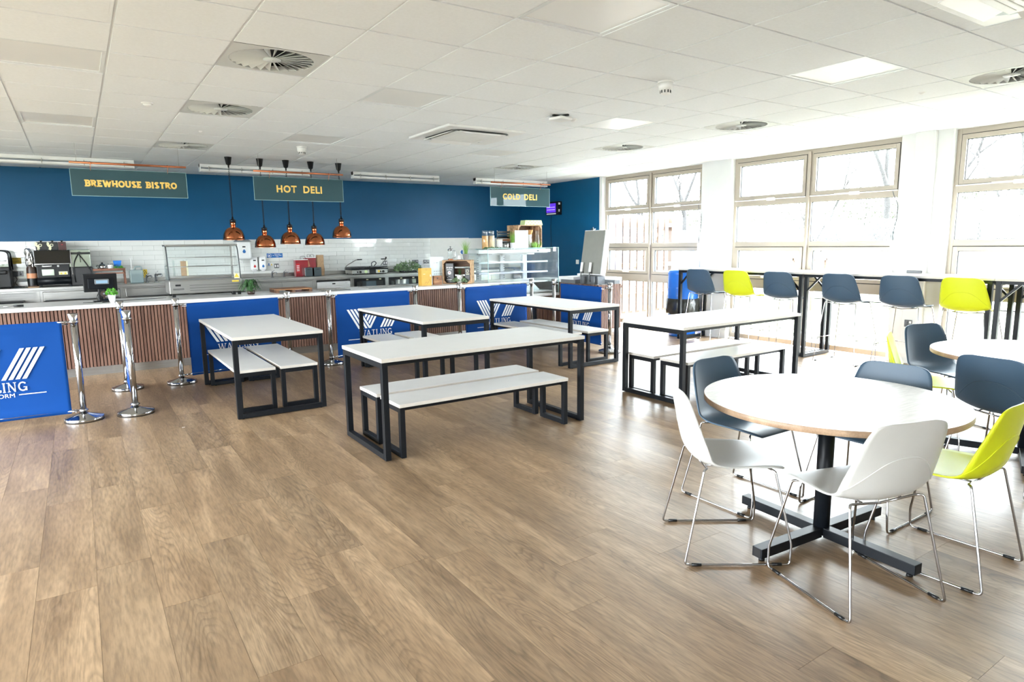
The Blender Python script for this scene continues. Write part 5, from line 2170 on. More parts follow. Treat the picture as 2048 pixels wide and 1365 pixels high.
m.tube(fillet([(.40, .05, .14), (.39, .03, .21), (.45, .03, .235), (.49, .03, .20), (.45, .05, .15)], .03), .008, 8)
m.build('centre_loop', 'black_plastic', t)
m = MB()
for x in (.155, .60):
    m.lathe([(.022, 0), (.020, .022)], 20, (x, .0, .045), Matrix.Rotation(PI / 2, 3, 'X'))
    m.box(x - .062, -.006, .030, x - .038, 0, .060)
m.build('knob', 'black_plastic', t)
m = MB()
m.lathe([(.030, 0), (.030, .001)], 20, (.265, -.001, .048), Matrix.Rotation(PI / 2, 3, 'X'))
m.build('badge', 'green_card', t)
MB().box(.495, -.0016, .030, .535, -.0005, .070).build('label', 'yellow_label', t)
MB().cyl((.03, .03, 0), .012, 0, .012, 10).cyl((.66, .03, 0), .012, 0, .012, 10).cyl((.03, .33, 0), .012, 0, .012, 10).cyl((.66, .33, 0), .012, 0, .012, 10).build('foot', 'black_plastic', t)

t = thing('leafy_arrangement', 'bushy grey-green leafy plant on the steel worktop', 'plant', (5.33, 11.60, ZB))
m = MB()
rnd = random.Random(21)
leaves(m, 620, .27, .22, .05, rnd, up=.4)
m.v = [(x, y * .62, z) for (x, y, z) in m.v]
m.build('leaves', 'leaf_grey', t, kind='stuff')
m = MB()
for k in range(12):
    a = rnd.uniform(0, PI * 2)
    m.tube([(0, 0, .02), (.08 * math.cos(a), .05 * math.sin(a), .12), (.2 * math.cos(a), .11 * math.sin(a), .16 + rnd.uniform(0, .12))], .002, 4)
m.build('stems', 'leaf_dark', t)
MB().box(-.16, -.07, 0, .16, .07, .035).build('trough', 'black_plastic', t, bevel=.006)

# ================================================================== THINGS ON THE FRONT COUNTER
# till seen from behind
t = thing('till', 'black touchscreen till seen from behind, with a small customer display', 'till', (.215, 9.45, ZF), rz=.06)
m = MB()
m.cbox((0, 0, .235), (.355, .030, .225), Matrix.Rotation(math.radians(12), 3, 'X'))
m.build('monitor', 'black_plastic', t, bevel=.008)
m = MB()
m.cbox((0, -.024, .225), (.27, .022, .13), Matrix.Rotation(math.radians(12), 3, 'X'))
m.build('back_cover', 'black_metal', t, bevel=.010)
m = MB()
m.cbox((.012, -.050, .250), (.150, .028, .062), Matrix.Rotation(math.radians(12), 3, 'X'))
d_ = m.build('customer_display', 'grey_plastic', t, bevel=.006)
m = MB()
m.cbox((.012, -.0650, .247), (.120, .002, .036), Matrix.Rotation(math.radians(12), 3, 'X'))
m.build('screen', 'screen_blue', d_)
MB().box(-.035, -.02, .01, .035, .03, .16).build('stand', 'black_plastic', t, bevel=.008)
MB().box(-.09, -.06, 0, .09, .09, .014).build('foot', 'black_plastic', t, bevel=.005)
m = MB()
m.tube(fillet([(-.03, -.01, .12), (-.06, -.05, .06), (-.05, -.08, .003), (-.16, -.07, .003), (-.20, -.03, .003)], .03), .0028, 5)
m.tube(fillet([(-.02, .0, .12), (-.05, -.03, .08), (-.02, -.07, .02)], .03), .0025, 5)
m.build('cord', 'black_plastic', t)
t = thing('webcam', 'round black and copper lens on a stalk in front of the till', 'camera', (.238, 9.33, ZF))
m = MB()
m.lathe([(.032, -.012), (.036, 0), (.032, .012)], 28, (0, 0, .105), Matrix.Rotation(PI / 2, 3, 'X'))
m.build('ring', 'coffee_dark', t)
m = MB()
m.lathe([(.014, .0), (.014, .004)], 16, (0, -.012, .105), Matrix.Rotation(PI / 2, 3, 'X'))
m.build('lens', 'chrome', t)
MB().rod((0, 0, 0.002), (0, 0, .075), .009, 10).cyl((0, 0, 0), .03, 0, .006).build('stalk', 'coffee_dark', t)
t = thing('card_reader', 'small black card reader leaning on the counter beside the herb pot', 'card reader', (.245, 9.25, ZF))
m = MB()
m.prism([(0, 0), (.06, 0), (.06, .045), (.0, .02)], -.038, .038, Matrix(((0, 0, 1, 0), (1, 0, 0, 0), (0, 1, 0, 0), (0, 0, 0, 1))))
m.build('body', 'black_plastic', t, bevel=.004)
m = MB()
m._a([(-.026, .008, .0245), (.026, .008, .0245), (.026, .045, .0400), (-.026, .045, .0400)], [(0, 1, 2, 3)])
m.build('screen', 'screen_dark', t)
t = thing('potted_herb', 'bright green herb in a white faceted pot beside the till', 'plant', (.315, 9.27, ZF))
MB().lathe([(.030, 0), (.042, .088), (.038, .088), (.034, .070)], 6, smooth=False).build('pot', 'pot_white', t)
m = MB()
rnd = random.Random(5)
leaves(m, 190, .055, .10, .026, rnd, (0, 0, .075), up=.9)
m.build('leaves', 'leaf_bright', t, kind='stuff')
m = MB()
for k in range(10):
    a = k * .63
    m.tube([(0, 0, .06), (.02 * math.cos(a), .02 * math.sin(a), .11), (.035 * math.cos(a), .035 * math.sin(a), .15)], .0014, 4)
m.build('stems', 'leaf_bright', t)
t = thing('spatula', 'steel utensil with a black handle lying on the counter at the far left', 'utensil', (-.60, 9.25, ZF), rz=PI + .02)
MB().rod((-.045, 0, .016), (.045, 0, .016), .013, 12).build('handle', 'black_plastic', t)
m = MB()
m.rod((.045, 0, .016), (.14, 0, .014), .004, 8)
m.build('shaft', 'stainless', t)
m = MB()
m.cbox((.19, 0, .012), (.11, .07, .0025), Matrix.Rotation(math.radians(-6), 3, 'Y'))
m.build('blade', 'stainless', t)
t = thing('counter_cable', 'thin black cable trailing over the counter from till to display case', 'cable', (0, 0, ZF + .003))
m = MB()
m.tube(fillet([(.33, 9.50, 0), (.42, 9.42, 0), (.60, 9.46, 0), (.80, 9.50, 0), (.93, 9.56, 0)], .06), .0028, 5)
m.build('cord', 'black_plastic', t)

# curved glass counter-top display
dc = thing('countertop_display', 'curved glass countertop display case with wire shelves and ribbed steel base', 'display case', (.975, 9.52, ZF))
W = .89
m = MB()
m.box(0, 0, .045, W, .46, .215)
b = m.build('base', 'stainless', dc, bevel=.006)
m = MB()
for k in range(3):
    m.box(.24, -.003, .080 + .034 * k, W - .02, .001, .084 + .034 * k)
m.build('groove', 'gasket', dc)
MB().box(.07, -.004, .145, .135, .001, .168).build('brand_plate', 'black_plastic', dc)
m = MB()
for k in range(3):
    m.box(.04, -.003, .095 + .008 * k, .17, .001, .099 + .008 * k)
m.build('vent_grille', 'gasket', dc)
MB().box(.77, -.004, .176, .855, .001, .196).build('energy_label', 'yellow_label', dc)
for (x, y) in ((.03, .03), (W - .12, .03), (W - .05, .03), (.03, .38), (W - .07, .38)):
    MB().box(x, y, 0, x + .04, y + .04, .045).build('foot', 'black_plastic', dc)
prof = [(0.0, .225), (.012, .30), (.035, .42), (.062, .54), (.085, .615), (.115, .655), (.16, .672), (.44, .676)]
pp = [Vector((0, y, z)) for y, z in prof]
pp = fillet(pp, .05, 4)
m = MB()
m.sm = True
vs = []
for x in (0.012, W - .012):
    for p in pp:
        vs.append((x, p.y, p.z))
n = len(pp)
m._a(vs, [(i, i + 1, n + i + 1, n + i) for i in range(n - 1)])
m.build('curved_glass', 'clear_glass_b', dc)
for x, nm in ((.004, 'side_glass'), (W - .008, 'side_glass')):
    m = MB()
    poly = [(p.y, p.z) for p in pp] + [(.44, .225)]
    m.prism(poly, 0, .004, Matrix(((0, 0, 1, x), (1, 0, 0, 0), (0, 1, 0, 0), (0, 0, 0, 1))))
    m.build('side_glass', 'clear_glass_b', dc)
for x in (.006, W - .006):
    m = MB()
    m.tube([(x, p.y - .002, p.z) for p in pp], .007, 6)
    m.build('edge_trim', 'gasket', dc)
m = MB()
m.box(0, .10, .668, W, .125, .690).box(0, .42, .66, W, .46, .69)
m.build('top_rail', 'stainless', dc, bevel=.003)
m = MB()
for x in (.02, W - .045):
    m.box(x, .40, .215, x + .025, .42, .665)
m.box(.0, .44, .215, W, .455, .25)
m.build('rear_frame', 'stainless', dc)
MB().box(.045, .425, .25, W - .045, .43, .66).build('rear_door', 'clear_glass_b', dc)
for z, y0 in ((.395, .06), (.515, .09), (.262, .04)):
    m = MB()
    for yy in (y0, .39):
        m.rod((.03, yy, z), (W - .03, yy, z), .005, 6)
    for k in range(44):
        xx = .035 + (W - .07) * k / 43
        m.bar((xx, y0, z), (xx, .39, z), .0022)
    m.build('wire_shelf', 'stainless', dc)
m = MB()
m.box(.0, .03, .212, W, .44, .222)
m.build('deck', 'stainless', dc)
m = MB()
m.box(.10, .30, .268, .115, .37, .48).box(.225, .30, .268, .24, .37, .48)
m.build('glass_divider', 'clear_glass', dc)
t = thing('paper_packet', 'brown and yellow paper packet standing inside the curved display case', 'packet', (1.165, 9.80, ZF + .2675))
MB().box(0, 0, 0, .065, .05, .20).build('packet', 'brown_paper', t, bevel=.004)
MB().box(.0652, .002, .0, .085, .048, .20).build('flap', 'cream_label', t)
m = MB()
m._a([(.80, -.0055, .236), (.865, -.0055, .236), (.8325, -.0055, .29)], [(0, 1, 2)])
MB().box(.80, -.004, .222, .87, -.001, .29).build('warning_label', 'cream_label', dc)
m.build('warning_mark', 'yellow_label', dc)

# fern
t = thing('potted_fern', 'dark green fern spilling over, right of the curved display case', 'plant', (1.955, 9.40, ZF))
rnd = random.Random(31)
m = MB()
for k in range(64):
    a = rnd.uniform(0, 2 * PI)
    L_ = rnd.uniform(.10, .19)
    hgt = rnd.uniform(.08, .19)
    prev = None
    for i in range(9):
        f = i / 8
        p = Vector((L_ * f * math.cos(a), L_ * f * math.sin(a) * .8, max(.008, .05 + hgt * math.sin(f * PI * .85) - .05 * f)))
        if prev is not None:
            d = (p - prev).normalized()
            s_ = Vector((-math.sin(a), math.cos(a), 0))
            ll = .026 * (1 - f * .7)
            for sg in (-1, 1):
                tip = p + s_ * sg * ll + d * ll * .5 - Vector((0, 0, .004))
                m._a([prev, prev + d * .010, tip, prev + s_ * sg * ll * .6], [(0, 1, 2, 3)])
        prev = p
m.build('fronds', 'leaf_dark', t, kind='stuff')
m = MB()
for k in range(3):
    a = 1.2 + k * 1.1
    m.tube([(0, 0, .05), (.03 * math.cos(a), .0, .14), (.07 * math.cos(a), 0, .215)], .003, 5, r1=.001)
m.build('shoots', 'leaf_dark', t)
MB().lathe([(.045, 0), (.055, .05), (.050, .05)], 20).build('pot', 'coffee_dark', t)

# slatted wooden riser and speckled hot plates
t = thing('slatted_board', 'low slatted wooden serving board on the counter below the lamps', 'board', (2.28, 9.34, ZF))
for k in range(6):
    q = MB().box(0, .066 * k, .036, .50, .066 * k + .060, .052)
    q.build('slat', 'board_wood', t, bevel=.002)
for x in (.0, .22, .46):
    q = MB().box(x, .0, 0, x + .04, .39, .036)
    q.build('bearer', 'crate_dark', t)
mat('speckle', (0.42, 0.40, 0.37), .25, var=.6, scale=70)
for (x, wd, lab) in ((2.90, .42, 'speckled hot plate set on the counter, left of the pair'), (3.62, .78, 'speckled hot plate set on the counter, right of the pair')):
    t = thing('hot_plate', lab, 'hot plate', (x, 9.28, ZF), group='speckled hot plates')
    MB().box(0, 0, 0, wd, .46, .006).build('plate', 'speckle', t, bevel=.002)
    MB().box(-.006, -.006, 0, wd + .006, 0, .007).box(-.006, .46, 0, wd + .006, .466, .007).build('rim', 'steel_dark', t)

# mustard card box, frosted board, wooden block
t = thing('mustard_box', 'mustard yellow printed card box standing beside the crate', 'box', (4.49, 9.28, ZF), rz=.08)
MB().box(0, 0, 0, .185, .10, .275).build('box', 'mustard_card', t, bevel=.002)
m = MB()
for pts in ([(.06, .03), (.08, .06), (.10, .035), (.13, .055), (.15, .10), (.165, .07), (.17, .03)], [(.07, .255), (.09, .245), (.11, .255)]):
    ribbon(m, pts, .003, lambda a, b: (a, -.0006, b))
m.build('line_drawing', 'coffee_dark', t)
MB().box(.03, -.0006, .178, .07, 0, .184).box(.155, -.0006, .14, .172, 0, .172).build('print', 'cream_label', t)
t = thing('menu_board', 'frosted clear board with small black marks, behind the mustard box', 'sign', (4.765, 9.52, ZF), rz=0)
MB().box(0, 0, 0, .245, .006, .445).build('panel', 'acrylic_frost', t, bevel=.001)
m = MB()
for r in range(3):
    for c in range(5):
        if (r, c) in ((0, 4), (2, 4)):
            continue
        m.box(.070 + .034 * c, -.001, .205 - .045 * r, .070 + .034 * c + .010, 0, .217 - .045 * r)
        m.box(.072 + .034 * c, -.001, .192 - .045 * r, .070 + .034 * c + .006, 0, .196 - .045 * r)
for k in range(2):
    m.box(.070 + .035 * k, -.001, .345, .085 + .06 * k, 0, .350)
m.build('marks', 'black_ink', t)
t = thing('wooden_block', 'small wooden block holder between the mustard box and the crate', 'holder', (4.735, 9.34, ZF))
MB().box(0, 0, 0, .15, .05, .145).build('block', 'board_wood', t, bevel=.004)
m = MB()
m.lathe([(.012, 0), (.012, .001)], 14, (.065, -.0006, .105), Matrix.Rotation(PI / 2, 3, 'X'))
m.build('knot', 'coffee_dark', t)


def crate(name, lab, loc, rz, W, D, Ht, mt, open_y=True):
    """wooden crate lying on its side, its open face towards -y"""
    t = thing(name, lab, 'crate', loc, rz, 'wooden display crates')
    th = .012
    # corner posts run front to back, triangular
    for (x, z, sx, sz) in ((0, 0, 1, 1), (W, 0, -1, 1), (W, Ht, -1, -1), (0, Ht, 1, -1)):
        m = MB()
        x0, z0 = x + sx * th, z + sz * th
        poly = [(x0, z0), (x0 + sx * .055, z0), (x0, z0 + sz * .055)]
        if sx * sz < 0:
            poly = poly[::-1]
        m.prism(poly, -.014, 0, Matrix(((1, 0, 0, 0), (0, 0, 1, .014), (0, 1, 0, 0), (0, 0, 0, 1))))
        m.build('corner_block', mt, t)
    k0 = None
    n = 4
    sw = (D - .02) / n
    for side in range(4):
        for k in range(n):
            y0 = k * (sw + .0067)
            m = MB()
            if side == 0:
                m.box(0, y0, 0, W, y0 + sw, th)
            elif side == 1:
                m.box(0, y0, Ht - th, W, y0 + sw, Ht)
            elif side == 2:
                m.box(0, y0, th, th, y0 + sw, Ht - th)
            else:
                m.box(W - th, y0, th, W, y0 + sw, Ht - th)
            m.build('slat', mt, t, bevel=.0015)
    n = 3
    sh = (Ht - 2 * th - .05) / n
    for k in range(n):
        z0 = th + k * (sh + .025)
        MB().box(th, D - th, z0, W - th, D, z0 + sh).build('back_slat', 'crate_dark', t)
    return t


CR = math.radians(-42)


def cl(u, v):
    """a spot inside the turned lower crate"""
    return 4.965 + u * math.cos(CR) - v * math.sin(CR), 9.475 + u * math.sin(CR) + v * math.cos(CR)


crate('wooden_crate', 'wooden crate on its side on the counter, holding plants and a black coffee bag', (4.965, 9.475, ZF), CR, .475, .27, .385, 'crate_wood')
ZC = ZF + .0125
t = thing('coffee_bag', 'black coffee bag with white printing inside the lower crate', 'bag', (*cl(.03, .07), ZC), rz=CR)
m = MB()
m.prism([(0, 0), (.145, 0), (.150, .05), (.146, .26), (.142, .325), (.004, .325), (.0, .26)], 0, .085, Matrix(((1, 0, 0, 0), (0, 0, 1, 0), (0, 1, 0, 0), (0, 0, 0, 1))))
m.build('bag', 'black_bag', t, bevel=.008)
m = MB()
for k, wd in enumerate((.024, .018, .022, .016, .020)):
    m.box(.022 + .022 * k, -.0012, .238 + .004 * (k % 2), .022 + .022 * k + wd * .55, -.0004, .262)
m.box(.025, -.0012, .212, .115, -.0004, .220)
m.lathe([(.030, 0), (.030, .0006)], 24, (.070, -.0012, .165), Matrix.Rotation(PI / 2, 3, 'X'))
m.box(.055, -.0012, .105, .082, -.0004, .112).box(.030, -.0012, .082, .042, -.0004, .094).box(.02, -.0012, .050, .120, -.0004, .057)
m.build('print', 'white_ink', t)
m = MB()
m.box(.060, -.0020, .166, .082, -.0014, .174)
m.build('red_mark', 'red_label', t)
t = thing('small_coffee_bag', 'smaller dark bag with a pale emblem in the right of the lower crate', 'bag', (*cl(.355, .08), ZC), rz=CR)
MB().box(0, 0, 0, .09, .07, .24).build('bag', 'black_bag', t, bevel=.008)
m = MB()
ribbon(m, [(.045 + .022 * math.cos(a), .19 + .022 * math.sin(a)) for a in [k * .6 for k in range(11)]], .008, lambda a, b: (a, -.0008, b))
m.box(.02, -.0008, .135, .075, 0, .150)
m.build('print', 'cream_label', t)
t = thing('trailing_plant', 'grey-green trailing plant with white tub in the bottom of the lower crate', 'plant', (*cl(.27, .10), ZC), rz=CR)
MB().lathe([(.045, .0), (.055, .13), (.050, .13)], 20, (0, 0, .0)).build('pot', 'pot_white', t)
m = MB()
rnd = random.Random(8)
leaves(m, 420, .15, .10, .030, rnd, (0, -.02, .0), up=.3)
m.v = [(x, max(-.06, min(.09, y * .5)), max(.003, z)) for (x, y, z) in m.v]
m.build('leaves', 'leaf_grey', t, kind='stuff')
m = MB()
blades(m, 60, .03, .15, .05, .0018, rnd, (0, 0, .12))
m.build('blades', 'leaf_dark', t, kind='stuff')
ZT_ = ZF + .3855
t = thing('cafetiere', 'glass cafetiere with a chrome lid on the lower crate', 'cafetiere', (*cl(.12, .10), ZT_))
MB().lathe([(.040, .010), (.042, .012), (.042, .165)], 28, capt=False).build('glass', 'clear_glass', t)
MB().lathe([(.042, 0), (.044, .004), (.044, .022)], 28).build('base', 'copper_pipe', t)
MB().lathe([(.045, .150), (.046, .165), (.046, .172), (.035, .184), (.008, .188), (.004, .21), (.012, .214), (.010, .226)], 28).build('lid', 'chrome', t)
m = MB()
for k in range(4):
    a = k * PI / 2 + .4
    m.bar((.044 * math.cos(a), .044 * math.sin(a), .01), (.044 * math.cos(a), .044 * math.sin(a), .165), .004)
m.tube(fillet([(.045, 0, .155), (.085, -.01, .15), (.085, -.01, .04), (.045, 0, .03)], .025), .006, 8)
m.build('frame', 'chrome', t)
t = thing('upturned_cup', 'pale upturned cup on a saucer on the lower crate', 'cup', (*cl(.265, .13), ZT_))
MB().lathe([(.058, 0), (.060, .005), (.030, .006)], 28).build('saucer', 'crate_dark', t)
MB().lathe([(.042, .007), (.040, .03), (.026, .070), (.022, .072)], 28).build('cup', 'pot_white', t)


def grass_pot(lab, loc, pot, r, h, gh, bend, seed, n=150):
    t = thing('grass_pot', lab, 'plant', loc, group='pots of ornamental grass')
    MB().lathe([(r * .78, 0), (r * .80, .002), (r, h), (r * 1.04, h + .003), (r * .95, h), (r * .9, h * .8)], 28, capt=True).build('pot', pot, t)
    m = MB()
    blades(m, n, r * .7, gh, bend, .0016, random.Random(seed), (0, 0, h * .8), 5)
    m.build('blades', 'leaf_grass', t, kind='stuff')
    return t


grass_pot('zinc pot of tall wispy grass on top of the lower crate', (*cl(.37, .12), ZT_), 'pot_zinc', .052, .095, .29, .13, 3)

# things on top of the cold display case
ZK = 1.3955
for (x, c, lab) in ((5.84, 'pasta', 'tall glass jar of golden pasta on the cold case, left of the pair'), (5.97, 'muesli', 'tall glass jar of pale cereal on the cold case, right of the pair')):
    t = thing('storage_jar', lab, 'jar', (x, 9.55, ZK), group='tall glass storage jars')
    MB().lathe([(.052, 0), (.056, .01), (.056, .24), (.046, .275), (.046, .295)], 28, capt=False).build('glass', 'clear_glass_b', t)
    MB().lathe([(.050, .006), (.0525, .012), (.0525, .235)], 24).build('contents', c, t)
    MB().lathe([(.050, .286), (.052, .29), (.052, .318), (.046, .325)], 28).build('lid', 'clear_glass', t)
    m = MB()
    m.tube([(.049 * math.cos(2 * PI * k / 24), .049 * math.sin(2 * PI * k / 24), .280) for k in range(24)], .0025, 6, closed=True)
    m.build('clip_ring', 'chrome', t)
t = thing('leaf_garland', 'low green foliage lying round the feet of the storage jars', 'plant', (5.92, 9.40, ZK))
m = MB()
rnd = random.Random(18)
leaves(m, 260, .21, .05, .035, rnd, up=.2)
m.v = [(x, max(-.06, y * .3), max(.002, z)) for (x, y, z) in m.v]
m.build('leaves', 'leaf_dark', t, kind='stuff')
t = thing('white_canister', 'white canister with a pale lid right of the tall jars', 'canister', (6.115, 9.52, ZK))
MB().lathe([(.050, 0), (.052, .01), (.052, .150)], 28).build('body', 'pot_white', t)
MB().lathe([(.055, .150), (.055, .168), (.050, .173)], 28).build('lid', 'cork_lid', t)
t = thing('steel_pot', 'short brushed steel pot on the cold case, left of the grass pot', 'pot', (6.22, 9.47, ZK))
MB().lathe([(.046, 0), (.047, .098), (.044, .100), (.044, .02)], 28, capt=False).build('body', 'stainless', t)
MB().lathe([(.048, .090), (.049, .110), (.03, .114)], 28).build('lid', 'steel_dark', t)
grass_pot('white pot of leafy grass on the cold display case', (6.335, 9.44, ZK), 'pot_white', .050, .110, .25, .10, 9, 190)
t = thing('slatted_holder', 'dark slatted menu holder behind the white grass pot', 'menu holder', (6.16, 9.66, ZK))
for k in range(5):
    MB().box(0, 0, .10 + .046 * k, .27, .008, .132 + .046 * k).build('strip', ['napkin_grey', 'copper_label', 'black_plastic', 'napkin_grey', 'black_plastic'][k], t)
MB().box(0, .008, 0, .012, .016, .33).box(.258, .008, 0, .27, .016, .33).box(0, -.02, 0, .012, .05, .008).box(.258, -.02, 0, .27, .05, .008).build('post', 'steel_dark', t)
t = thing('menu_sheet', 'frosted acrylic menu sheet standing in front of the upper crate', 'sign', (6.37, 9.42, ZK), rz=-.05)
MB().box(0, 0, 0, .275, .006, .325).build('panel', 'acrylic_frost', t, bevel=.001)
MB().box(0, -.02, 0, .275, .04, .005).build('foot', 'clear_glass', t)
m = MB()
for (x, z) in ((.155, .13), (.155, .072)):
    m.box(x, -.001, z, x + .035, 0, z + .004)
m.build('blue_mark', 'blue_label', t)
m = MB()
rr = random.Random(4)
for k in range(14):
    x, z = rr.uniform(.03, .20), rr.choice([rr.uniform(.20, .30), rr.uniform(.02, .05)])
    ribbon(m, [(x, z), (x + .02, z + rr.uniform(-.01, .012)), (x + .045, z + rr.uniform(-.01, .015))], .0025, lambda a, b: (a, -.0008, b))
m.build('sketch', 'napkin_grey', t)
crate('wooden_crate', 'wooden crate on its side on top of the cold display case', (6.50, 9.50, ZK), math.radians(8), .58, .30, .42, 'crate_wood')
ZU = ZK + .0125
t = thing('green_carton', 'pale green carton printed with olives on top of the upper crate', 'box', (6.65, 9.52, ZK + .4205))
m = MB()
m.prism([(0, 0), (.40, 0), (.37, .085), (.02, .085)], 0, .15, Matrix(((1, 0, 0, 0), (0, 0, 1, 0), (0, 1, 0, 0), (0, 0, 0, 1))))
m.build('box', 'green_card', t, bevel=.002)
m = MB()
for r in range(3):
    for c in range(5):
        m.lathe([(.008, 0), (.008, .0006)], 10, (.045 + .075 * c + (.035 if r % 2 else 0), -.0008, .014 + .028 * r), Matrix.Rotation(PI / 2, 3, 'X'))
m.build('olive_print', 'olive_dot', t)
t = thing('white_jug', 'white jug filled with breadsticks in the upper crate', 'jug', (6.80, 9.60, ZU + .0))
MB().lathe([(.045, .10), (.050, .13), (.044, .19), (.052, .24), (.048, .24), (.040, .19)], 24, capt=False).build('body', 'pot_white', t)
MB().lathe([(.05, 0), (.04, .05), (.045, .10)], 20).build('stand', 'pot_white', t)
m = MB()
m.tube(fillet([(-.045, 0, .22), (-.085, 0, .225), (-.085, 0, .15), (-.048, 0, .14)], .03), .007, 8)
m.build('handle', 'pot_white', t)
t = thing('breadsticks', 'bundle of golden breadsticks standing in the white jug', 'breadsticks', (6.80, 9.60, ZU))
for k in range(9):
    a = k * .7
    q = MB()
    q.tube([(.012 * math.cos(a), .012 * math.sin(a), .17), (.030 * math.cos(a) + .01, .030 * math.sin(a), .25), (.055 * math.cos(a) + .02, .040 * math.sin(a), .325)], .010, 8)
    q.build('breadstick', 'bread', t)
t = thing('glass_carafe', 'clear glass carafe in the right of the upper crate', 'carafe', (6.98, 9.60, ZU))
MB().lathe([(.045, 0), (.05, .05), (.046, .15), (.030, .22), (.032, .27), (.042, .31)], 24, capt=False).build('glass', 'clear_glass', t)
t = thing('spiky_plant', 'spiky pale-edged green plant in the bottom of the upper crate', 'plant', (6.87, 9.52, ZU))
m = MB()
rnd = random.Random(41)
blades(m, 110, .10, .16, .16, .006, rnd, (0, 0, .0), 5)
m.v = [(x * 1.1, max(-.07, min(.12, y * .6)), max(.002, z)) for (x, y, z) in m.v]
m.build('blades', 'leaf_grass', t, kind='stuff')
MB().lathe([(.04, 0), (.045, .03)], 16).build('pot', 'coffee_dark', t)

# ================================================================== CUTLERY AND DRINKS UNIT
# the unit runs along the side wall: its local x points back towards the room, its local -y (front) faces the counter
t = thing('drinks_unit', 'white-topped slatted side unit in front of the blue side wall', 'cabinet', (7.05, 9.035, 0), rz=-PI / 2)
MB().box(.01, .03, .05, .98, .52, .79).build('body', 'felt_black', t)
MB().box(-.01, -.01, .865, .40, .55, .912).build('far_top', 'counter_white', t, bevel=.003)
MB().box(.40, .40, .865, 1.0, .55, .912).build('back_top', 'counter_white', t, bevel=.003)
MB().box(.40, .03, .79, .98, .40, .797).build('well', 'grey_plastic', t)
MB().box(.01, .03, .79, .40, .52, .865).box(.40, .40, .79, .98, .52, .865).build('upper_body', 'grey_plastic', t)
MB().box(.16, .27, .912, .36, .50, .958).build('step', 'counter_white', t, bevel=.003)
q = MB().box(0, 0, .06, .027, .022, .80)
s0 = None
for k in range(27):
    if s0 is None:
        s0 = q.build('slat', 'slat_wood', t, (0, .005, 0))
    else:
        piece(s0, t, (k * .0362, .005, 0))
q = MB().box(0, 0, .06, .022, .027, .80)
s0 = None
for k in range(14):
    if s0 is None:
        s0 = q.build('slat', 'slat_wood', t, (.981, .03, 0))
    else:
        piece(s0, t, (.981, .03 + k * .0362, 0))
MB().box(.02, .04, 0, .96, .05, .05).build('plinth', 'stainless', t)
t = thing('drinks_dispenser', 'drinks dispenser with tall tilted grey panel and two white tap handles', 'drinks dispenser', (7.25, 8.68, .7975), rz=-PI / 2)
R_ = Matrix.Rotation(math.radians(-9), 3, 'X')
m = MB()
m.cbox((.27, .075, .52), (.55, .10, .76), R_)
m.build('housing', 'white_plastic', t, bevel=.008)
m = MB()
off = R_ @ Vector((-.004, -.0535, .003))
m.cbox((.27 + off.x, .075 + off.y, .52 + off.z), (.515, .008, .73), R_)
m.build('front_panel', 'panel_grey', t)
MB().box(.03, -.06, .0, .50, .10, .14).build('base', 'grey_plastic', t, bevel=.006)
for x in (.10, .32):
    m = MB()
    m.cbox((x, -.075, .285), (.055, .014, .16), R_)
    m.build('tap_handle', 'white_plastic', t, bevel=.004)
    m = MB()
    m.tube(fillet([(x, -.055, .20), (x, -.09, .19), (x - .005, -.09, .10), (x + .02, -.09, .04)], .02), .010, 8)
    m.rod((x, -.05, .19), (x, .0, .20), .014, 10)
    m.build('tap', 'steel_dark', t)
m = MB()
m.box(.14, .10, .885, .19, .15, .93).box(.10, .11, .92, .22, .14, .927).rod((.165, .12, .90), (.165, .12, .955), .008, 8)
m.build('hinge_bracket', 'steel_dark', t)
for (y, lab) in ((8.50, 'dark grey stack of cups between the dispenser taps'), (8.26, 'dark grey stack of cups at the right of the dispenser')):
    t = thing('cup_stack', lab, 'cups', (7.125, y - .03, .7975), group='stacked cups')
    for k in range(6):
        MB().lathe([(.030, 0), (.038, .08), (.040, .084)], 20, (0, 0, .010 * k)).build('cup', 'grey_plastic', t)

# wall things by the side wall
t = thing('fly_killer', 'black insect killer with glowing violet tubes on the blue side wall', 'insect killer', (XR, 10.45, 2.055))
MB().box(-.11, 0, 0, -.0, .40, .265).build('case', 'black_plastic', t, bevel=.006)
MB().box(-.114, .06, .05, -.109, .37, .23).build('glow_panel', 'uv_glow', t)
for z in (.105, .155):
    m = MB()
    for k in range(6):
        m.rod((-.119, .085 + .046 * k, z), (-.119, .115 + .046 * k, z), .006, 8)
    m.build('tube', 'uv_tube', t)
m = MB()
for k in range(9):
    m.bar((-.124, .06 + .039 * k, .05), (-.124, .06 + .039 * k, .23), .0025)
m.build('guard', 'black_metal', t)
MB().box(-.118, .05, .012, -.109, .36, .036).build('catch_tray', 'white_plastic', t, bevel=.002)
MB().box(-.09, -.006, .06, -.06, 0, .11).box(-.09, -.006, .20, -.05, 0, .24).build('side_label', 'white_plastic', t)
m = MB()
m.tube(fillet([(-.02, .33, .0), (-.014, .36, -.3), (-.014, .34, -.55), (-.014, .37, -.85)], .1), .004, 6)
m.build('cord', 'black_plastic', t)
t = thing('light_switch', 'white switch plate on the blue side wall', 'switch', (XR, 9.91, 1.075))
MB().box(-.012, 0, 0, 0, .085, .085).build('plate', 'white_plastic', t, bevel=.003)
MB().box(-.016, .030, .025, -.012, .055, .060).build('rocker', 'white_plastic', t, bevel=.002)
t = thing('pier_socket', 'metal socket with white switch low on the middle window pier', 'socket', (XR - .06, 3.68, .448))
MB().box(-.010, 0, 0, 0, .086, .086).build('plate', 'steel_dark', t, bevel=.003)
MB().box(-.014, .008, .045, -.010, .030, .072).build('switch', 'white_plastic', t)
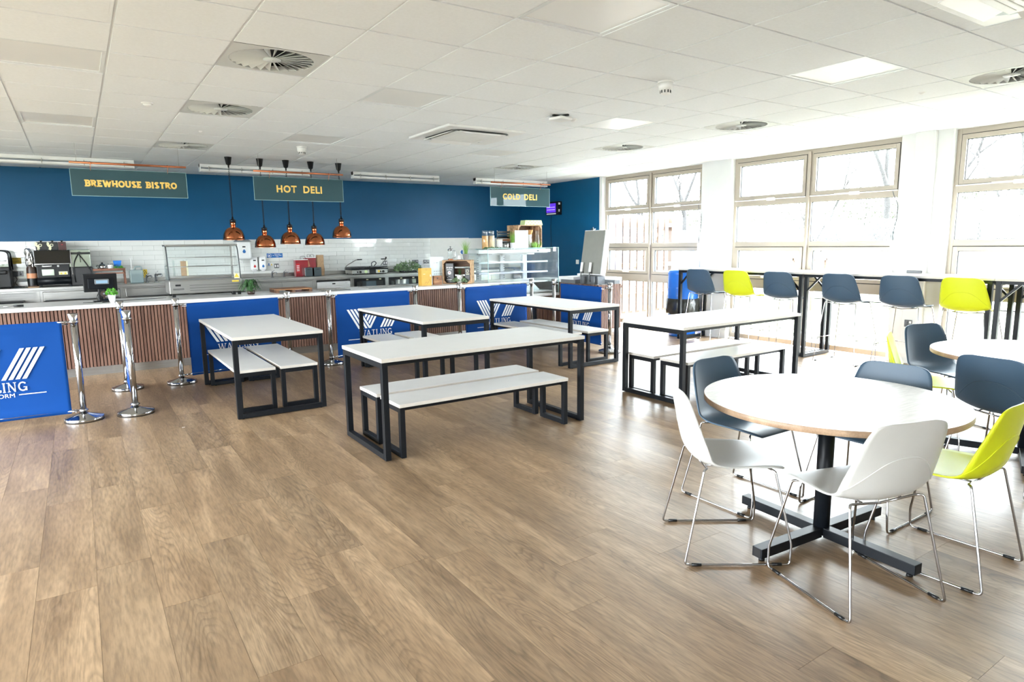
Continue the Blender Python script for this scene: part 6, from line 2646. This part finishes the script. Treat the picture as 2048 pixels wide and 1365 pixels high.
MB().box(-.0115, .040, .020, -.010, .046, .038).box(-.0115, .058, .020, -.010, .064, .038).box(-.0115, .048, .045, -.010, .056, .060).build('pin_hole', 'gasket', t)
t = thing('cable_tray', 'dark cable grommet box on the high table by the middle pier', 'cable box', (8.14, 3.62, 1.0885))
MB().box(0, 0, 0, .05, .16, .03).build('box', 'steel_dark', t, bevel=.004)

# blue bin with black liner
t = thing('waste_bin', 'large round blue bin with a black liner folded over its middle', 'bin', (7.97, 7.03, 0))
MB().lathe([(.205, .0), (.21, .02), (.235, .56), (.24, .58)], 40).build('body', 'bin_blue', t)
m = MB()
m.lathe([(.236, .56), (.238, .75), (.232, .76), (.236, .79), (.232, .97), (.238, .99), (.225, 1.035), (.16, 1.06), (0, 1.065)], 40, capb=False)
m.build('hood', 'bin_blue', t)
rr = random.Random(9)
m = MB()
m.sm = True
n = 60
prof = [(.242, .60), (.252, .585), (.258, .52), (.262, .44), (.262, .385), (.250, .36)]
vs = []
for k, (r, z) in enumerate(prof):
    for i in range(n):
        a = 2 * PI * i / n
        w_ = 1 + (.02 * math.sin(a * 9 + k) + .022 * math.sin(a * 17 + k * 1.7) + rr.uniform(-.008, .008)) * (k > 0)
        vs.append((r * w_ * math.cos(a), r * w_ * math.sin(a), z + (.012 * math.sin(a * 7 + 1) + rr.uniform(-.006, .006)) * (k > 3)))
m._a(vs, [(k * n + i, k * n + (i + 1) % n, (k + 1) * n + (i + 1) % n, (k + 1) * n + i) for k in range(len(prof) - 1) for i in range(n)])
m.build('liner', 'bin_liner', t)
t = thing('paper_scrap', 'tiny white scrap of paper lying on the wooden floor', 'paper', (.604, 5.93, .001))
MB().box(0, 0, 0, .022, .012, .001).build('scrap', 'white_ink', t)

# ================================================================== OUTSIDE
def land(x):
    """the field rises gently away from the building"""
    if x < 13:
        return -.125
    if x < 58:
        return -.125 + (x - 13) / 45 * 1.15
    return 1.025 + (x - 58) * .02


gd = MB()
xs_ = [-60, 13, 16, 50, 58, 160]
for i in range(len(xs_) - 1):
    gd.quad((xs_[i], -80, land(xs_[i])), (xs_[i + 1], -80, land(xs_[i + 1])), (xs_[i + 1], 130, land(xs_[i + 1])), (xs_[i], 130, land(xs_[i])))
gd.build('ground', 'grass')
ground = struct(bpy.data.objects['ground'])
so = MB()
so.quad((16, -60, land(16) + .02), (50, -60, land(50) + .02), (50, 100, land(50) + .02), (16, 100, land(16) + .02))
so.build('soil_field', 'soil', ground)
pv = MB()
pv.box(XR + .32, -10, -.125, XR + 1.6, 30, -.10).box(-8, -14, -.125, XR + .3, YF - .22, -.10)
pv.build('bounce_paving', 'paving', ground)
t = thing('picket_fence', 'double-sided timber picket fence just outside the farthest window', 'fence', (8.95, 10.0, -.10))
pk = MB().box(0, 0, 0.14, .105, .020, 2.15)
p0 = None
for k in range(8):
    if p0 is None:
        p0 = pk.build('picket', 'picket_wood', t, (.28, -.05, 0))
    else:
        piece(p0, t, (.28 + .205 * k, -.05, 0))
for k in range(8):
    piece(p0, t, (.28 + .1025 + .205 * k, .075, -.06))
for z in (.42, 1.06, 1.90):
    MB().box(.1, -.028, z, 2.1, .070, z + .09).build('rail', 'picket_wood', t)
MB().bar((.3, .02, .50), (1.7, .02, 1.85), .07, .04).build('brace', 'picket_wood', t)
MB().box(.12, -.03, 0, .22, .07, 2.2).box(1.95, -.03, 0, 2.05, .07, 2.2).build('post', 'picket_wood', t)

b = thing('neighbouring_wing', 'pale wing of the building with a tall window, seen through the farthest window', 'building', (9.6, 12.6, -.12))
MB().box(0, 0, 0, 1.6, 3, 3.6).build('wall', 'render_pale', b)
MB().box(.25, -.03, 2.2, .85, 0, 3.2).build('window', 'steel_dark', b)
MB().box(.95, -.02, 0, 1.05, 0, 3.6).build('downpipe', 'render_blue', b)
b = thing('blue_screen', 'blue-grey outside wall return beside the farthest window frame', 'wall', (XR + .42, 9.55, -.12))
MB().box(0, 0, 0, .20, .3, 3.0).build('panel', 'render_blue', b)


def bare_tree(lab, x, y, h, r, seed, mt='bark', depth=6, lean=(0, 0), spread=.55):
    rr = random.Random(seed)
    t = thing('bare_tree', lab, 'tree', (x, y, land(x) - .02), group='leafless trees beyond the field')
    trunk, br = MB(), MB()

    def grow(p, d, l, rad, dep):
        steps = 3
        pts = [p]
        q = p
        for i in range(steps):
            d2 = (d + Vector((rr.uniform(-.16, .16), rr.uniform(-.16, .16), rr.uniform(-.04, .10)))).normalized()
            q = q + d2 * (l / steps)
            pts.append(q)
            d = d2
        (trunk if dep == depth else br).tube(pts, rad, 6 if dep > 2 else 3, r1=rad * .68, caps=False)
        if dep == 0:
            return
        for k in range(2 if dep > 1 or rr.random() < .5 else 3):
            ax = Vector((rr.uniform(-1, 1), rr.uniform(-1, 1), rr.uniform(-.15, .6)))
            nd = (d + ax * spread).normalized()
            grow(q, nd, l * rr.uniform(.68, .86), rad * .64, dep - 1)
        if rr.random() < .6 and dep > 1:
            nd = (d + Vector((rr.uniform(-1, 1), rr.uniform(-1, 1), .1)) * spread * 1.4).normalized()
            grow(pts[2], nd, l * .55, rad * .45, dep - 2 if dep > 1 else 0)
    grow(Vector((0, 0, 0)), Vector((lean[0], lean[1], 1)).normalized(), h * .26, r, depth)
    trunk.build('trunk', mt, t)
    br.build('branches', mt, t, kind='stuff')
    return t


def at(azi, dist):
    a = math.radians(azi)
    return dist * math.sin(a), dist * math.cos(a)


for (azi, dist, h, r, seed, mt, lean, lab) in (
        (48.6, 34, 10, .26, 5, 'bark', (0, 0), 'bare tree with upright branches in the farthest window, right pane'),
        (44.8, 30, 9, .20, 12, 'bark', (.15, .1), 'bare tree behind the picket fence, leaning right'),
        (51.8, 38, 9, .20, 23, 'bark', (0, 0), 'bare tree at the right edge of the farthest window'),
        (63.6, 30, 10.5, .32, 31, 'bark_pale', (-.1, .1), 'thick pale bare tree in the right half of the middle window'),
        (65.6, 27, 9, .22, 44, 'bark', (.35, -.25), 'bare tree with long slanting branch in the middle window'),
        (59.5, 40, 8, .16, 52, 'bark_pale', (0, 0), 'slender bare tree in the left half of the middle window'),
        (71.5, 33, 10, .30, 61, 'bark_pale', (0, 0), 'spreading bare tree in the nearest window'),
        (69.6, 24, 7, .14, 77, 'bark_pale', (.2, 0), 'small bare tree at the left of the nearest window'),
        (57.5, 17, 3.4, .03, 81, 'bark', (0, 0), 'young staked sapling in the field before the middle window')):
    big = r > .1
    x, y = at(azi, dist * 1.9) if big else (14.0, 8.62)
    bare_tree(lab, x, y, h * (1.65 if big else 1), r * (.95 if big else 1), seed, mt, 7 if big else 4, lean)


def bush(lab, x, y, w_, h, mt, seed, n=500):
    rr = random.Random(seed)
    t = thing('hedge_bush', lab, 'bush', (x, y, land(x) - .02), group='scrub and bushes beyond the field')
    m = MB()
    for k in range(n):
        a = rr.uniform(0, 2 * PI)
        e = math.sqrt(rr.random())
        p = Vector((w_ / 2 * e * math.cos(a), w_ / 2 * e * math.sin(a), h * rr.random() * (1 - .55 * e * e)))
        s_ = rr.uniform(.05, .17)
        u = Vector((rr.uniform(-1, 1), rr.uniform(-1, 1), rr.uniform(-1, 1))).normalized() * s_
        v = u.orthogonal().normalized() * s_ * .6
        m._a([p - u, p + v, p + u, p - v], [(0, 1, 2, 3)])
    m.build('foliage', mt, t, kind='stuff')
    q = MB()
    for k in range(7):
        a = rr.uniform(0, 2 * PI)
        q.tube([(0, 0, 0), (w_ * .15 * math.cos(a), w_ * .15 * math.sin(a), h * .5), (w_ * .3 * math.cos(a), w_ * .3 * math.sin(a), h * .9)], .03, 4, r1=.01)
    q.build('stems', 'bark', t)


k = 0
blabs = {0: 'pale', 1: 'green', 2: 'dark'}
for (azi, sd_) in ((43.5, 'behind the picket fence'), (49.5, 'in the right pane of the farthest window'), (56, 'at the left edge of the middle window'), (62, 'in the centre of the middle window'), (68, 'beyond the second white pier'), (74, 'at the right photo edge')):
    x, y = at(azi, 80)
    k += 1
    bush('tall pale scrub ' + sd_, x, y, 8.2, 5.6 + (k % 3) * .9, 'bush_pale' if k % 2 else 'bush_green', 100 + k, 9000)
for (azi, sd_) in ((46.2, 'low behind the picket fence'), (52.2, 'low at the right edge of the farthest window'), (58.2, 'low in the left pane of the middle window'), (64.2, 'low in the right pane of the middle window'), (70.4, 'low in the nearest window')):
    x, y = at(azi, 69)
    k += 1
    bush('dark scrub ' + sd_, x, y, 6.8, 2.1, 'bush_dark', 200 + k, 5000)


# white mesh site fencing along the far side of the field
fx = 50.0
p0 = None
for k in range(14):
    y0 = 13 + 3.45 * k
    t = thing('fence_panel', 'white mesh fence panel across the far side of the field', 'fence', (fx, y0, land(fx)), group='white mesh fence panels beyond the field')
    m = MB()
    m.rod((0, 0, 0), (0, 0, 2.05), .03, 6).rod((0, 3.4, 0), (0, 3.4, 2.05), .03, 6).rod((0, 0, 2.05), (0, 3.4, 2.05), .03, 6).rod((0, 0, .15), (0, 3.4, .15), .025, 6).rod((0, 0, 1.2), (0, 3.4, 1.2), .02, 6)
    if p0 is None:
        p0 = m.build('frame', 'fence_white', t)
        m = MB()
        for j in range(34):
            m.bar((0, .1 * j, .15), (0, .1 * j, 2.05), .014)
        m.build('mesh_wires', 'fence_white', t, kind='stuff')
        p1 = [o for o in kids(t) if o.name.startswith('mesh')][0]
    else:
        piece(p0, t, (0, 0, 0))
        o = piece(p1, t, (0, 0, 0))
        o['kind'] = 'stuff'
# tree guard frame in the field
x, y = 14.0, 8.62
t = thing('tree_guard', 'square timber guard frame round the young sapling', 'frame', (x, y, land(14) - .01))
m = MB()
for (a, b) in ((-.45, -.45), (.45, -.45), (-.45, .45), (.45, .45)):
    m.bar((a * .55, b * .55, 0), (a * .55, b * .55, 1.2), .05)
e = .2475
m.bar((-e, -e, 1.15), (e, -e, 1.15), .05).bar((-e, e, 1.15), (e, e, 1.15), .05).bar((-e, -e, 1.15), (-e, e, 1.15), .05).bar((e, -e, 1.15), (e, e, 1.15), .05)
m.build('timber', 'picket_wood', t)
